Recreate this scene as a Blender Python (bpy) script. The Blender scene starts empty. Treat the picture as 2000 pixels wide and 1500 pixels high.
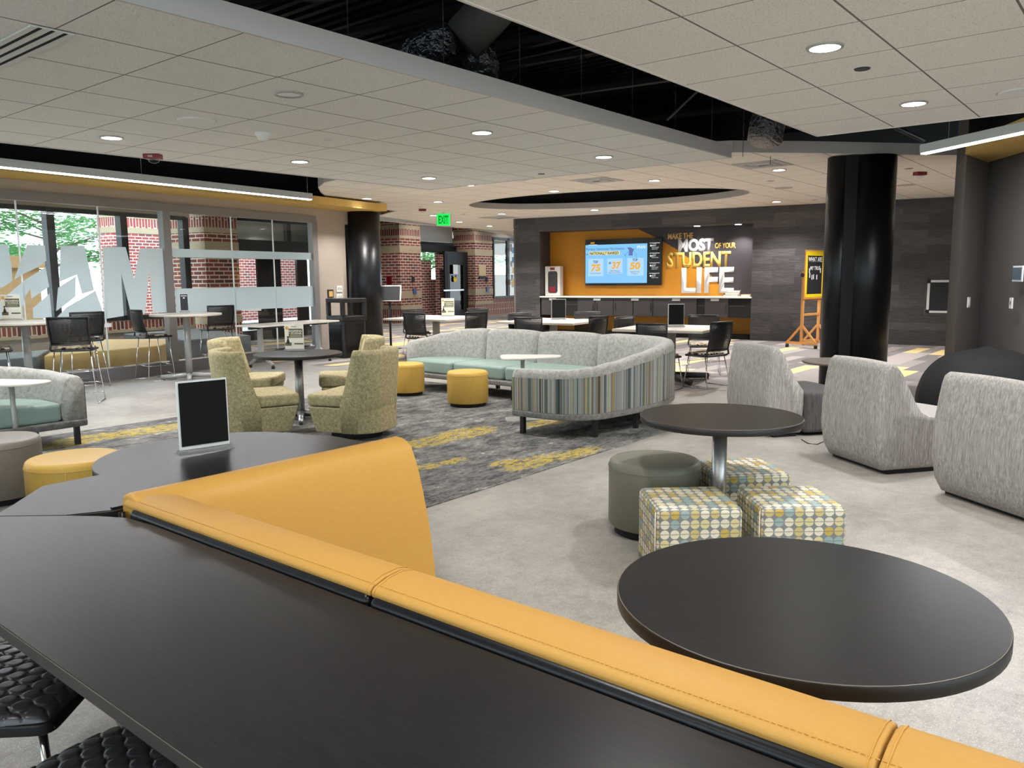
import bpy, bmesh, math, random
from mathutils import Vector, Matrix
random.seed(7)
R = math.radians
sc = bpy.context.scene
col = sc.collection
# ---------------------------------------------------------------- camera
FPX, PITCH, ROLL, YAW, H = 1566.35, R(7.554), R(-.5355), R(39.25), 1.54
TH = R(9.6)                                   # building axes against the ceiling grid
_F = Vector((math.cos(YAW), math.sin(YAW), 0)); _R = Vector((math.sin(YAW), -math.cos(YAW), 0))
FW = _F*math.cos(PITCH) + Vector((0, 0, -math.sin(PITCH))); _U = _R.cross(FW)
RT = _R*math.cos(ROLL) + _U*math.sin(ROLL); UP = _U*math.cos(ROLL) - _R*math.sin(ROLL)
cam = bpy.data.objects.new('camera', bpy.data.cameras.new('camera')); col.objects.link(cam)
m = Matrix((( RT.x, UP.x, -FW.x, 0), (RT.y, UP.y, -FW.y, 0), (RT.z, UP.z, -FW.z, H), (0, 0, 0, 1)))
cam.matrix_world = m
cam.data.sensor_width = 36; cam.data.lens = FPX/2000*36; cam.data.clip_start = .05; cam.data.clip_end = 200
sc.camera = cam
sc.view_settings.view_transform = 'Standard'; sc.view_settings.look = 'None'
sc.view_settings.gamma = 1; sc.view_settings.use_curve_mapping = False
sc.view_settings.exposure = 0.1
sc.cycles.use_denoising = True
sc.cycles.max_bounces = 10; sc.cycles.diffuse_bounces = 7; sc.cycles.glossy_bounces = 3
sc.cycles.transmission_bounces = 6; sc.cycles.transparent_max_bounces = 24
sc.cycles.sample_clamp_indirect = 6; sc.cycles.caustics_reflective = False; sc.cycles.caustics_refractive = False
# ---------------------------------------------------------------- daylight
w = bpy.data.worlds.new('world'); sc.world = w; w.use_nodes = True
bg = w.node_tree.nodes['Background']; bg.inputs[0].default_value = (.80, .92, 1, 1); bg.inputs[1].default_value = 4.5
SUN = bpy.data.objects.new('sun', bpy.data.lights.new('sun', 'SUN')); col.objects.link(SUN)
SUN.data.energy = .4; SUN.data.angle = R(8); SUN.rotation_euler = (R(52), 0, R(-20))
LAMP = 165.0                                   # watts of one downlight
# ---------------------------------------------------------------- measuring helpers (real positions from the survey of the photo)
def ray(u, v): return FW + RT*((u-1000)/FPX) - UP*((v-750)/FPX)
def P(u, v, z=0.0):
    d = ray(u, v); return Vector((0, 0, H)) + d*((z-H)/d.z)
BU = Vector((math.cos(TH), math.sin(TH), 0)); BV = Vector((-math.sin(TH), math.cos(TH), 0))
def B(s, t, z=0.0): return BU*s + BV*t + Vector((0, 0, z))
def onT(u, v, t):                             # (s, z) on a wall plane of constant t
    d = ray(u, v); k = t/d.dot(BV); p = d*k; return p.dot(BU), p.z + H
def onS(u, v, s):
    d = ray(u, v); k = s/d.dot(BU); p = d*k; return p.dot(BV), p.z + H
# ---------------------------------------------------------------- materials
MATS = {}
class N:
    def __init__(s, name):
        s.m = bpy.data.materials.new(name); s.m.use_nodes = True; s.t = s.m.node_tree
        s.b = s.t.nodes['Principled BSDF']; MATS[name] = s.m
    def n(s, typ, **kw):
        x = s.t.nodes.new(typ)
        for k, v in kw.items():
            if k.startswith('i_'):
                key = k[2:]; key = int(key) if key.isdigit() else key.replace('_', ' ')
                s.put(x.inputs[key], v)
            else: setattr(x, k, v)
        return x
    def put(s, inp, v):
        if isinstance(v, bpy.types.NodeSocket): s.t.links.new(v, inp)
        elif isinstance(v, bpy.types.Node): s.t.links.new(v.outputs[0], inp)
        else:
            if isinstance(v, tuple) and len(v) == 3 and inp.type == 'RGBA': v = v+(1,)
            inp.default_value = v
    def math(s, op, a, b=0.0, c=0.0):
        x = s.n('ShaderNodeMath', operation=op); s.put(x.inputs[0], a); s.put(x.inputs[1], b)
        if op in ('MULTIPLY_ADD', 'COMPARE', 'SMOOTH_MIN'): s.put(x.inputs[2], c)
        return x.outputs[0]
    def coord(s, kind='Object'):
        return s.n('ShaderNodeTexCoord').outputs[kind]
    def sep(s, v): return s.n('ShaderNodeSeparateXYZ', i_0=v).outputs
    def comb(s, x=0., y=0., z=0.):
        c = s.n('ShaderNodeCombineXYZ'); s.put(c.inputs[0], x); s.put(c.inputs[1], y); s.put(c.inputs[2], z); return c.outputs[0]
    def mapping(s, v, scale=(1, 1, 1), loc=(0, 0, 0), rot=(0, 0, 0)):
        x = s.n('ShaderNodeMapping', i_0=v); x.inputs[1].default_value = loc; x.inputs[2].default_value = rot; x.inputs[3].default_value = scale
        return x.outputs[0]
    def noise(s, v, scale=5., detail=3., rough=.5):
        x = s.n('ShaderNodeTexNoise'); s.put(x.inputs['Vector'], v); x.inputs['Scale'].default_value = scale
        x.inputs['Detail'].default_value = detail; x.inputs['Roughness'].default_value = rough; return x.outputs[0]
    def white(s, v): return s.n('ShaderNodeTexWhiteNoise', i_0=v).outputs[0]
    def ramp(s, f, stops, interp='LINEAR'):
        x = s.n('ShaderNodeValToRGB'); s.put(x.inputs[0], f); cr = x.color_ramp; cr.interpolation = interp
        while len(cr.elements) < len(stops): cr.elements.new(.5)
        for e, (p, c) in zip(cr.elements, stops): e.position = p; e.color = tuple(c)+(1,) if len(c) == 3 else c
        return x.outputs[0]
    def mix(s, f, a, b):
        x = s.n('ShaderNodeMix', data_type='RGBA'); s.put(x.inputs[0], f); s.put(x.inputs[6], a); s.put(x.inputs[7], b); return x.outputs[2]
    def bump(s, h, strength=.3, dist=.01):
        x = s.n('ShaderNodeBump', i_Height=h); x.inputs['Strength'].default_value = strength; x.inputs['Distance'].default_value = dist
        s.t.links.new(x.outputs[0], s.b.inputs['Normal'])
    def set(s, color=None, rough=None, metal=None, **kw):
        if color is not None: s.put(s.b.inputs['Base Color'], color)
        if rough is not None: s.put(s.b.inputs['Roughness'], rough)
        if metal is not None: s.b.inputs['Metallic'].default_value = metal
        for k, v in kw.items(): s.put(s.b.inputs[k.replace('_', ' ')], v)
        return s
def lin(r, g, b):
    f = lambda c: ((c/255+.055)/1.055)**2.4 if c > 10 else c/255/12.92
    return (f(r), f(g), f(b))
def plain(name, c, rough=.5, metal=0., var=.06, scale=30., bump=0., **kw):
    x = N(name); nz = x.noise(x.coord(), scale, 2)
    c1 = tuple(max(0, k*(1-var)) for k in c); c2 = tuple(min(1, k*(1+var)) for k in c)
    x.set(x.mix(nz, c1, c2), rough, metal, **kw)
    if bump: x.bump(x.noise(x.coord(), scale*4, 3), bump, .004)
    return x.m
def emit(name, c, s):
    x = N(name); x.set((0, 0, 0), .6, Emission_Color=c, Emission_Strength=s); return x.m
def ceiling_mat(name, c, ox, oy, gridc):
    x = N(name); co = x.coord(); p = x.sep(co)
    def line(v, o, wd):
        f = x.math('FRACT', x.math('DIVIDE', x.math('SUBTRACT', v, o-100*.7+wd/2), .7)); return x.math('LESS_THAN', f, wd/.7)
    L = x.math('MAXIMUM', line(p[0], ox, .009), line(p[1], oy, .013))
    sp = x.noise(co, 95, 2, .7); big = x.noise(co, 3, 2)
    base = x.mix(x.math('MULTIPLY', big, .3), c, tuple(k*.9 for k in c))
    spk = x.math('MULTIPLY', x.math('GREATER_THAN', sp, .59), .42)
    base = x.mix(spk, base, tuple(k*.5 for k in c))
    x.set(x.mix(L, base, gridc), .95); x.bump(x.math('SUBTRACT', sp, x.math('MULTIPLY', L, 2)), .25, .006); return x.m
ceiling_mat('ceiling_left', lin(240, 237, 233), 8.96, 4.05, lin(110, 108, 102))
ceiling_mat('ceiling_right', lin(246, 243, 236), 8.2, 2.79, lin(120, 114, 108))
ceiling_mat('ceiling_far', lin(250, 245, 235), 11.15, 4.365, lin(135, 122, 106))
# floors
def lvt(name, a, b, rough):
    x = N(name); co = x.mapping(x.coord(), rot=(0, 0, R(0)))
    big = x.noise(co, .9, 5, .6); mid = x.noise(co, 9, 4, .6); fine = x.noise(co, 160, 2, .8)
    br = x.n('ShaderNodeTexBrick'); x.put(br.inputs['Vector'], co)
    for k, v in dict(Scale=1.0, **{'Mortar Size': .0012, 'Brick Width': .92, 'Row Height': .46}).items(): br.inputs[k].default_value = v
    br.inputs['Color1'].default_value = (.35, .35, .35, 1); br.inputs['Color2'].default_value = (.65, .65, .65, 1); br.inputs['Mortar'].default_value = (.0, .0, .0, 1)
    sm = x.noise(co, 42, 5, .75); f = x.math('ADD', x.math('MULTIPLY', big, .4), x.math('ADD', x.math('MULTIPLY', mid, .25), x.math('ADD', x.math('MULTIPLY', sm, .3), x.math('MULTIPLY', br.outputs[0], .08))))
    c = x.ramp(f, [(.39, a), (.61, b)])
    c = x.mix(x.math('MULTIPLY', x.math('GREATER_THAN', fine, .62), .6), c, lin(228, 225, 218))
    c = x.mix(x.math('MULTIPLY', x.math('LESS_THAN', fine, .38), .4), c, lin(96, 93, 88))
    x.set(c, rough); return x.m
lvt('floor_concrete', lin(124, 120, 114), lin(178, 173, 165), .34)
def plank_carpet():
    x = N('plank_carpet'); p = x.sep(x.coord()); PW, PL = .25, 1.25
    row = x.math('FLOOR', x.math('DIVIDE', p[1], PW)); off = x.math('MULTIPLY', x.white(x.comb(row, 3.3, 0)), PL)
    cx = x.math('FLOOR', x.math('DIVIDE', x.math('ADD', p[0], off), PL)); w1 = x.white(x.comb(row, cx, 1.7))
    c = x.ramp(w1, [(0, lin(112, 107, 107)), (.25, lin(146, 140, 137)), (.5, lin(166, 158, 153)), (.66, lin(130, 124, 123)), (.85, lin(232, 202, 138)), (.97, lin(98, 94, 96))], 'CONSTANT')
    nz = x.noise(x.mapping(x.coord(), scale=(2, 30, 1)), 6, 3)
    x.set(x.mix(x.math('MULTIPLY', nz, .35), c, tuple(k*.55 for k in lin(140, 130, 125))), .95); x.bump(x.noise(x.coord(), 300, 2), .3, .004); return x.m
plank_carpet()
def rug_mat(blobs):
    x = N('rug'); co = x.coord(); p = x.sep(co)
    st = x.mapping(co, scale=(1, 2.1, 1))
    a = x.noise(st, 3.2, 10, .75); b = x.noise(st, 16, 8, .75); fine = x.noise(co, 130, 2, .8)
    f = x.math('ADD', x.math('MULTIPLY', a, .6), x.math('MULTIPLY', b, .4))
    c = x.ramp(f, [(.38, lin(40, 41, 43)), (.455, lin(78, 78, 78)), (.51, lin(116, 115, 112)), (.57, lin(136, 134, 129)), (.61, lin(204, 200, 190))])
    c = x.mix(x.math('MULTIPLY', x.math('GREATER_THAN', fine, .55), .4), c, lin(46, 46, 48))
    acc = None
    for (bx, by, rx, ry) in blobs:
        dx = x.math('DIVIDE', x.math('SUBTRACT', p[0], bx), rx); dy = x.math('DIVIDE', x.math('SUBTRACT', p[1], by), ry)
        g = x.math('SUBTRACT', 1.0, x.math('SQRT', x.math('ADD', x.math('MULTIPLY', dx, dx), x.math('MULTIPLY', dy, dy))))
        acc = g if acc is None else x.math('MAXIMUM', acc, g)
    yn = x.noise(st, 11, 8, .8)
    yel = x.math('GREATER_THAN', x.math('ADD', x.math('MULTIPLY', x.math('MINIMUM', acc, .3), .34), x.math('ADD', x.math('MULTIPLY', yn, .7), x.math('MULTIPLY', fine, .3))), .60)
    c = x.mix(x.math('MULTIPLY', yel, x.math('GREATER_THAN', acc, -.25)), c, x.mix(fine, lin(120, 105, 45), lin(226, 196, 70)))
    x.set(c, .97); x.bump(x.math('ADD', fine, b), .5, .006); return x.m
_bl = []
for (u, v, a_, b_) in ((905, 848, .55, .26), (838, 864, .42, .22), (1045, 903, .5, .17), (1130, 886, .42, .15), (838, 912, .16, .12), (885, 902, .2, .1), (1080, 822, .6, .2), (985, 905, .2, .1), (280, 843, .75, .26), (170, 857, .5, .22), (140, 868, .4, .16), (1120, 868, .01, .01)):
    q = P(u, v); _bl.append((q.x, q.y, a_, b_))
rug_mat(_bl)
def brick_mat(name, reds, mort, rot=0., bw=.21, bh=.072, mo=.012):
    x = N(name); v = x.mapping(x.coord('UV'), rot=(0, 0, rot))
    br = x.n('ShaderNodeTexBrick'); x.put(br.inputs['Vector'], v)
    for k, q in {'Scale': 1., 'Mortar Size': mo, 'Brick Width': bw, 'Row Height': bh, 'Mortar Smooth': .1, 'Bias': -.1}.items(): br.inputs[k].default_value = q
    br.inputs['Color1'].default_value = (0, 0, 0, 1); br.inputs['Color2'].default_value = (1, 1, 1, 1); br.inputs['Mortar'].default_value = (.5, .5, .5, 1)
    c = x.ramp(br.outputs[0], [(0, reds[0]), (.3, reds[1]), (.6, reds[2]), (1, reds[3])])
    c = x.mix(x.noise(v, 40, 2), c, tuple(k*.7 for k in reds[1]))
    x.set(x.mix(br.outputs[1], c, mort), .9); x.bump(x.math('SUBTRACT', 1., br.outputs[1]), .5, .01); return x.m
RED = (lin(76, 58, 62), lin(150, 76, 64), lin(172, 90, 74), lin(136, 68, 60))
brick_mat('brick', RED, lin(214, 202, 186), 0, .29, .098, .014); brick_mat('brick_soldier', RED, lin(214, 202, 186), R(90), .5, .095, .014)
brick_mat('brick_outside', (lin(110, 90, 96), lin(190, 84, 80), lin(205, 104, 98), lin(168, 70, 70)), lin(226, 222, 216), 0, .26, .10, .014)
brick_mat('brick_outside_soldier', (lin(110, 90, 96), lin(190, 84, 80), lin(205, 104, 98), lin(168, 70, 70)), lin(226, 222, 216), R(90), .6, .11, .014)
def planks_wall():
    x = N('wood_planks'); v = x.coord('UV')
    br = x.n('ShaderNodeTexBrick'); x.put(br.inputs['Vector'], v); br.offset = .37
    for k, q in {'Scale': 1., 'Mortar Size': .002, 'Brick Width': 1.35, 'Row Height': .165}.items(): br.inputs[k].default_value = q
    br.inputs['Color1'].default_value = (.2, .2, .2, 1); br.inputs['Color2'].default_value = (.8, .8, .8, 1); br.inputs['Mortar'].default_value = (0, 0, 0, 1)
    g = x.noise(x.mapping(v, scale=(1.1, 16, 1)), 3.2, 6, .65)
    f = x.math('ADD', x.math('MULTIPLY', br.outputs[0], .35), x.math('MULTIPLY', g, .75))
    c = x.ramp(f, [(.32, lin(34, 32, 33)), (.5, lin(54, 51, 52)), (.66, lin(76, 72, 72)), (.82, lin(100, 95, 94))])
    x.set(c, .5); x.bump(g, .1, .003); return x.m
planks_wall()
def laminate(name, a, b, rough=.34, sc_=(3, 160, 3)):
    x = N(name); g = x.noise(x.mapping(x.coord(), scale=sc_), 1.6, 6, .72); g = x.ramp(g, [(.3, (0, 0, 0)), (.7, (1, 1, 1))])
    x.set(x.mix(g, a, b), rough, None, Specular_IOR_Level=.22); return x.m
laminate('dark_laminate', lin(18, 17, 19), lin(36, 35, 37), .3); laminate('dark_laminate_cross', lin(15, 14, 16), lin(42, 41, 43), .3, (300, 7, 7))
plain('dark_edge', lin(28, 24, 23), .45); plain('edge_line', lin(120, 112, 100), .4)
def leather(name, a, b, rough=.42, st=(6, 60, 6)):
    x = N(name); g = x.noise(x.mapping(x.coord(), scale=st), 8, 3, .6)
    x.set(x.mix(g, a, b), rough, None, Specular_IOR_Level=.22); x.bump(g, .16, .002); return x.m
leather('yellow_vinyl', lin(192, 142, 64), lin(210, 163, 84), .44, (4, 60, 60)); leather('yellow_vinyl_top', lin(182, 136, 66), lin(192, 147, 76), .5, (60, 6, 60))
leather('black_vinyl', lin(22, 22, 25), lin(30, 30, 33), .3, (5, 5, 5)); leather('mustard_vinyl', lin(206, 164, 78), lin(218, 178, 92), .42, (10, 10, 4))
leather('grey_vinyl', lin(122, 121, 108), lin(130, 129, 116), .42, (10, 10, 4)); leather('taupe_vinyl', lin(138, 132, 124), lin(146, 140, 132), .4, (10, 10, 4))
leather('turquoise_vinyl', lin(134, 156, 148), lin(148, 168, 160), .4, (8, 8, 8)); leather('piping_yellow', lin(196, 146, 66), lin(206, 156, 74), .5)
def chenille(name, a, b, c_):
    x = N(name); co = x.coord(); g = x.noise(co, 26, 6, .75); f = x.noise(co, 120, 2, .7)
    c = x.ramp(x.math('ADD', x.math('MULTIPLY', g, .7), x.math('MULTIPLY', f, .3)), [(.38, a), (.5, b), (.62, c_)])
    x.set(c, .85, Sheen_Weight=.3); x.bump(f, .3, .004); return x.m
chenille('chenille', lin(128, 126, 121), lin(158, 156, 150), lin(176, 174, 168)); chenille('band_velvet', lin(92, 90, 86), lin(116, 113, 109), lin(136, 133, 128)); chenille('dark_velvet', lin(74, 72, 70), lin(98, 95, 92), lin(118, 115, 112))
def streak(name, a, b, c_):
    x = N(name); co = x.coord()
    g = x.noise(x.mapping(co, scale=(230, 230, 16)), 1., 4, .7); h = x.noise(x.mapping(co, scale=(90, 90, 5)), 1., 2)
    x.set(x.ramp(x.math('ADD', x.math('MULTIPLY', g, .65), x.math('MULTIPLY', h, .35)), [(.36, a), (.5, b), (.63, c_)]), .9); x.bump(g, .2, .004); return x.m
streak('lounge_fabric', lin(122, 118, 113), lin(156, 152, 147), lin(186, 183, 178)); streak('lounge_dark', lin(60, 58, 60), lin(84, 81, 82), lin(104, 100, 100))
def tweed():
    x = N('beige_tweed'); co = x.coord(); g = x.noise(x.mapping(co, scale=(1, 1, 1.6)), 130, 2, .8); h = x.noise(co, 40, 2, .6)
    x.set(x.ramp(x.math('ADD', x.math('MULTIPLY', g, .7), x.math('MULTIPLY', h, .3)), [(.36, lin(118, 106, 74)), (.5, lin(164, 151, 112)), (.62, lin(198, 188, 150))]), .92); x.bump(g, .4, .004); return x.m
tweed()
def stripes():
    x = N('striped_fabric'); p = x.sep(x.coord('UV')); cell = x.math('FLOOR', x.math('MULTIPLY', p[0], 80)); w1 = x.white(x.comb(cell, 7.7, 0))
    c = x.ramp(w1, [(0, lin(150, 150, 146)), (.2, lin(118, 120, 118)), (.36, lin(172, 172, 166)), (.52, lin(84, 100, 100)), (.62, lin(132, 140, 138)), (.70, lin(42, 52, 48)), (.78, lin(150, 148, 104)), (.84, lin(186, 184, 176)), (.92, lin(58, 106, 106)), (.955, lin(176, 128, 50))], 'CONSTANT')
    cell2 = x.math('FLOOR', x.math('MULTIPLY', p[0], 190)); c = x.mix(x.math('MULTIPLY', x.white(x.comb(cell2, 1.1, 0)), .62), c, lin(58, 60, 58))
    zig = x.math('GREATER_THAN', x.math('SINE', x.math('ADD', x.math('MULTIPLY', p[1], 420), x.math('MULTIPLY', p[0], 300))), .2)
    c = x.mix(x.math('MULTIPLY', x.math('MULTIPLY', zig, x.math('GREATER_THAN', x.white(x.comb(cell, 2.2, 5)), .7)), .5), c, lin(200, 200, 180))
    x.set(c, .85); return x.m
stripes()
def circles():
    x = N('circle_fabric'); p = x.sep(x.coord('UV')); S_ = .05
    def fl(v): return x.math('FLOOR', x.math('DIVIDE', v, S_))
    def fr(v): return x.math('SUBTRACT', x.math('FRACT', x.math('DIVIDE', v, S_)), .5)
    cx, cy, fx, fy = fl(p[0]), fl(p[1]), fr(p[0]), fr(p[1])
    r = x.math('SQRT', x.math('ADD', x.math('MULTIPLY', fx, fx), x.math('MULTIPLY', fy, fy)))
    wr = x.white(x.comb(0, cy, 3)); wc = x.white(x.comb(cx, cy, 9))
    w_ = x.math('ADD', x.math('MULTIPLY', wr, .6), x.math('MULTIPLY', wc, .4))
    c = x.ramp(w_, [(0, lin(226, 218, 196)), (.36, lin(196, 168, 78)), (.43, lin(202, 184, 124)), (.52, lin(150, 172, 170)), (.62, lin(214, 202, 150)), (.7, lin(222, 214, 192))], 'CONSTANT')
    st = x.math('LESS_THAN', x.math('ABSOLUTE', x.math('ADD', fy, x.math('MULTIPLY', x.math('SUBTRACT', x.noise(x.coord('UV'), 60), .5), .15))), .055)
    c = x.mix(x.math('MULTIPLY', st, .6), c, lin(110, 112, 112))
    x.set(x.mix(x.math('LESS_THAN', r, .46), lin(126, 130, 130), c), .6); return x.m
circles()
def metal(name, c, rough): 
    x = N(name); g = x.noise(x.mapping(x.coord(), scale=(40, 40, 2)), 4, 2); x.set(c, x.ramp(g, [(.2, (rough-.04,)*3), (.8, (rough+.06,)*3)]), 1.); return x.m
metal('chrome', (.75, .75, .76), .14); metal('brushed_steel', lin(176, 176, 174), .36)
plain('silver_paint', lin(168, 168, 166), .4, .3); plain('silver_light', lin(214, 214, 212), .45, .0)
plain('white_laminate', lin(226, 220, 212), .3, 0, .03, 8); plain('white_paint', lin(232, 228, 220), .6); plain('white_plastic', lin(236, 236, 234), .4)
plain('grey_edge', lin(190, 180, 164), .5); plain('plate_grey', lin(176, 176, 174), .45)
plain('fascia', lin(206, 200, 196), .5, 0, .03, 3); plain('fascia_near', lin(200, 194, 192), .45, 0, .03, 3); plain('cream_wall', lin(172, 161, 149), .85); plain('beige_ceiling', lin(226, 222, 210), .9)
plain('grey_frame', lin(132, 128, 126), .45, .2); plain('dark_wall', lin(104, 98, 94), .85); plain('bulkhead_grey', lin(84, 79, 76), .85)
plain('gold_paint', lin(212, 176, 98), .7); plain('gold_under', lin(150, 120, 62), .8)
plain('void_black', (.0028, .0028, .003), .9, 0, .3); plain('void_metal', (.0035, .0035, .004), .6, .3, .4, 6); plain('pipe_black', (.028, .028, .03), .5)
plain('black_plastic', (.012, .012, .013), .42, 0, .1, 20); plain('black_gloss', (.006, .006, .007), .18); plain('black_matte', (.0012, .0012, .0012), 1.)
plain('column_black', lin(15, 17, 21), .36, 0, .03, Specular_IOR_Level=.35); plain('groove_black', (.004, .004, .005), .6)
plain('rubber', (.01, .01, .01), .8); plain('strobe_red', lin(128, 22, 34), .35); plain('wall_gold', lin(186, 124, 16), .6, 0, .04, 4); plain('mural_dark', lin(52, 46, 50), .55, 0, .04, 4)
plain('cabinet_dark', lin(58, 53, 53), .45, 0, .2, 3); plain('cabinet_black', (.004, .004, .004), .7); plain('orange_wood', lin(222, 160, 92), .5, 0, .12, 8)
plain('letter_white', lin(240, 240, 240), .5); plain('letter_gold', lin(226, 190, 92), .5); plain('letter_tan', lin(214, 172, 100), .5)
plain('board_black', lin(26, 27, 29), .7); plain('trim_yellow', lin(238, 208, 20), .6); plain('stone', lin(186, 168, 142), .85); plain('bean_cloth', lin(13, 14, 17), .85, 0, .2, 60, .3)
plain('paper_cream', lin(246, 238, 218), .7, 0, .03, 10); plain('paper_dark', lin(92, 88, 58), .7); plain('paper_white', lin(240, 240, 240), .7); plain('paper_orange', lin(220, 150, 84), .7)
plain('poster_dark', lin(50, 50, 52), .5, 0, .9, 60); plain('bench_gold', lin(212, 176, 104), .5); plain('bench_grey', lin(112, 116, 120), .5); plain('sill_grey', lin(112, 110, 112), .5)
plain('duct_grey', (.06, .058, .055), .7); plain('tan_sign', lin(206, 178, 130), .6); plain('wood_low', lin(120, 108, 100), .6)
plain('brown_outside', lin(188, 148, 104), .8); plain('pale_concrete', lin(186, 188, 178), .9, 0, .3, 4); plain('bark', lin(120, 110, 96), .9)
x = N('foil'); x.set((.10, .10, .11), .14, .8); x.bump(x.noise(x.coord(), 18, 3), 1., .05)
def camo():
    x = N('pattern_cushion'); f = x.noise(x.coord(), 13, 1, .4); x.set(x.ramp(f, [(0, lin(34, 30, 28)), (.46, lin(176, 152, 118)), (.55, lin(196, 186, 170)), (.62, lin(60, 52, 46))], 'CONSTANT'), .85); return x.m
camo()
def perforated():
    x = N('perforated_mesh'); p = x.sep(x.coord('UV')); row = x.math('FLOOR', x.math('DIVIDE', p[1], .017))
    ux = x.math('ADD', x.math('DIVIDE', p[0], .014), x.math('MULTIPLY', row, .5))
    fx = x.math('ABSOLUTE', x.math('SUBTRACT', x.math('FRACT', ux), .5)); fy = x.math('ABSOLUTE', x.math('SUBTRACT', x.math('FRACT', x.math('DIVIDE', p[1], .017)), .5))
    hole = x.math('MULTIPLY', x.math('LESS_THAN', fx, .16), x.math('LESS_THAN', fy, .26))
    x.set((.012, .012, .013), .4); x.put(x.b.inputs['Alpha'], x.math('SUBTRACT', 1., hole)); return x.m
perforated()
def quilt():
    x = N('quilted_vinyl'); x.set(lin(50, 47, 51), .3); return x.m
quilt()
def glass(name, tint, refl, fres=True):
    x = N(name); tr = x.n('ShaderNodeBsdfTransparent'); tr.inputs[0].default_value = tint+(1,)
    gl = x.n('ShaderNodeBsdfGlossy'); gl.inputs[0].default_value = (1, 1, 1, 1); gl.inputs[1].default_value = .02
    fr = x.n('ShaderNodeLayerWeight'); fa = x.math('MULTIPLY_ADD', x.math('POWER', fr.outputs['Facing'], 4.), .5, (refl-1)*.08)
    mx = x.n('ShaderNodeMixShader'); x.t.links.new(fa, mx.inputs[0]); x.t.links.new(tr.outputs[0], mx.inputs[1]); x.t.links.new(gl.outputs[0], mx.inputs[2])
    x.t.links.new(mx.outputs[0], x.t.nodes['Material Output'].inputs[0]); x.t.nodes.remove(x.b); return x.m
glass('clear_glass', (.96, .98, .98), 1.3); glass('dark_glass', (.10, .10, .10), 1.5); glass('dim_glass', (.9, .92, .9), 1.3)
def film(name, c, a):
    x = N(name); df = x.n('ShaderNodeBsdfDiffuse'); df.inputs[0].default_value = c+(1,); tl = x.n('ShaderNodeBsdfTranslucent'); tl.inputs[0].default_value = c+(1,)
    tr = x.n('ShaderNodeBsdfTransparent'); m1 = x.n('ShaderNodeMixShader'); m1.inputs[0].default_value = .8
    x.t.links.new(df.outputs[0], m1.inputs[1]); x.t.links.new(tl.outputs[0], m1.inputs[2]); m2 = x.n('ShaderNodeMixShader'); m2.inputs[0].default_value = a
    x.t.links.new(m1.outputs[0], m2.inputs[1]); x.t.links.new(tr.outputs[0], m2.inputs[2]); x.t.links.new(m2.outputs[0], x.t.nodes['Material Output'].inputs[0]); x.t.nodes.remove(x.b); return x.m
glass('clear_lens', (.98, .98, .98), 1.25)
film('frosted_film', lin(236, 242, 245), .12)
def leaf():
    x = N('foliage'); c = x.mix(x.noise(x.coord(), 3, 2), lin(74, 132, 92), lin(132, 176, 112)); df = x.n('ShaderNodeBsdfDiffuse'); x.put(df.inputs[0], c); tl = x.n('ShaderNodeBsdfTranslucent'); x.put(tl.inputs[0], c)
    m1 = x.n('ShaderNodeMixShader'); m1.inputs[0].default_value = .5; x.t.links.new(df.outputs[0], m1.inputs[1]); x.t.links.new(tl.outputs[0], m1.inputs[2]); x.t.links.new(m1.outputs[0], x.t.nodes['Material Output'].inputs[0]); x.t.nodes.remove(x.b)
leaf()
emit('lamp_white', (1, .97, .92), 14.); emit('linear_white', (.93, .93, 1), 9.); emit('exit_green', (.0, 1, .08), 1.3); emit('exit_letter', (.0, .25, .03), 1.)
emit('screen_blue', lin(128, 196, 246), 1.0); emit('screen_pale', lin(176, 214, 250), 1.0); emit('screen_text', lin(24, 44, 74), 1.); emit('screen_orange', lin(240, 172, 40), 1.); emit('screen_cream', lin(240, 224, 150), 1.); emit('screen_white', (1, 1, 1), 1.); emit('screen_purple', lin(96, 110, 170), 1.); emit('blue_glow', (.02, .03, .5), .12)
emit('backlit_pane', lin(250, 246, 246), 1.0)
plain('blue_panel', lin(96, 112, 122), .3)
x = N('clear_acrylic'); x.set((.9, .92, .92), .05, 0., Transmission_Weight=.8, IOR=1.2)
plain('blue_plate', lin(40, 60, 130), .5); plain('paper_blue', lin(96, 140, 190), .7); plain('paper_blue2', lin(60, 90, 150), .7)
M = MATS
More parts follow.
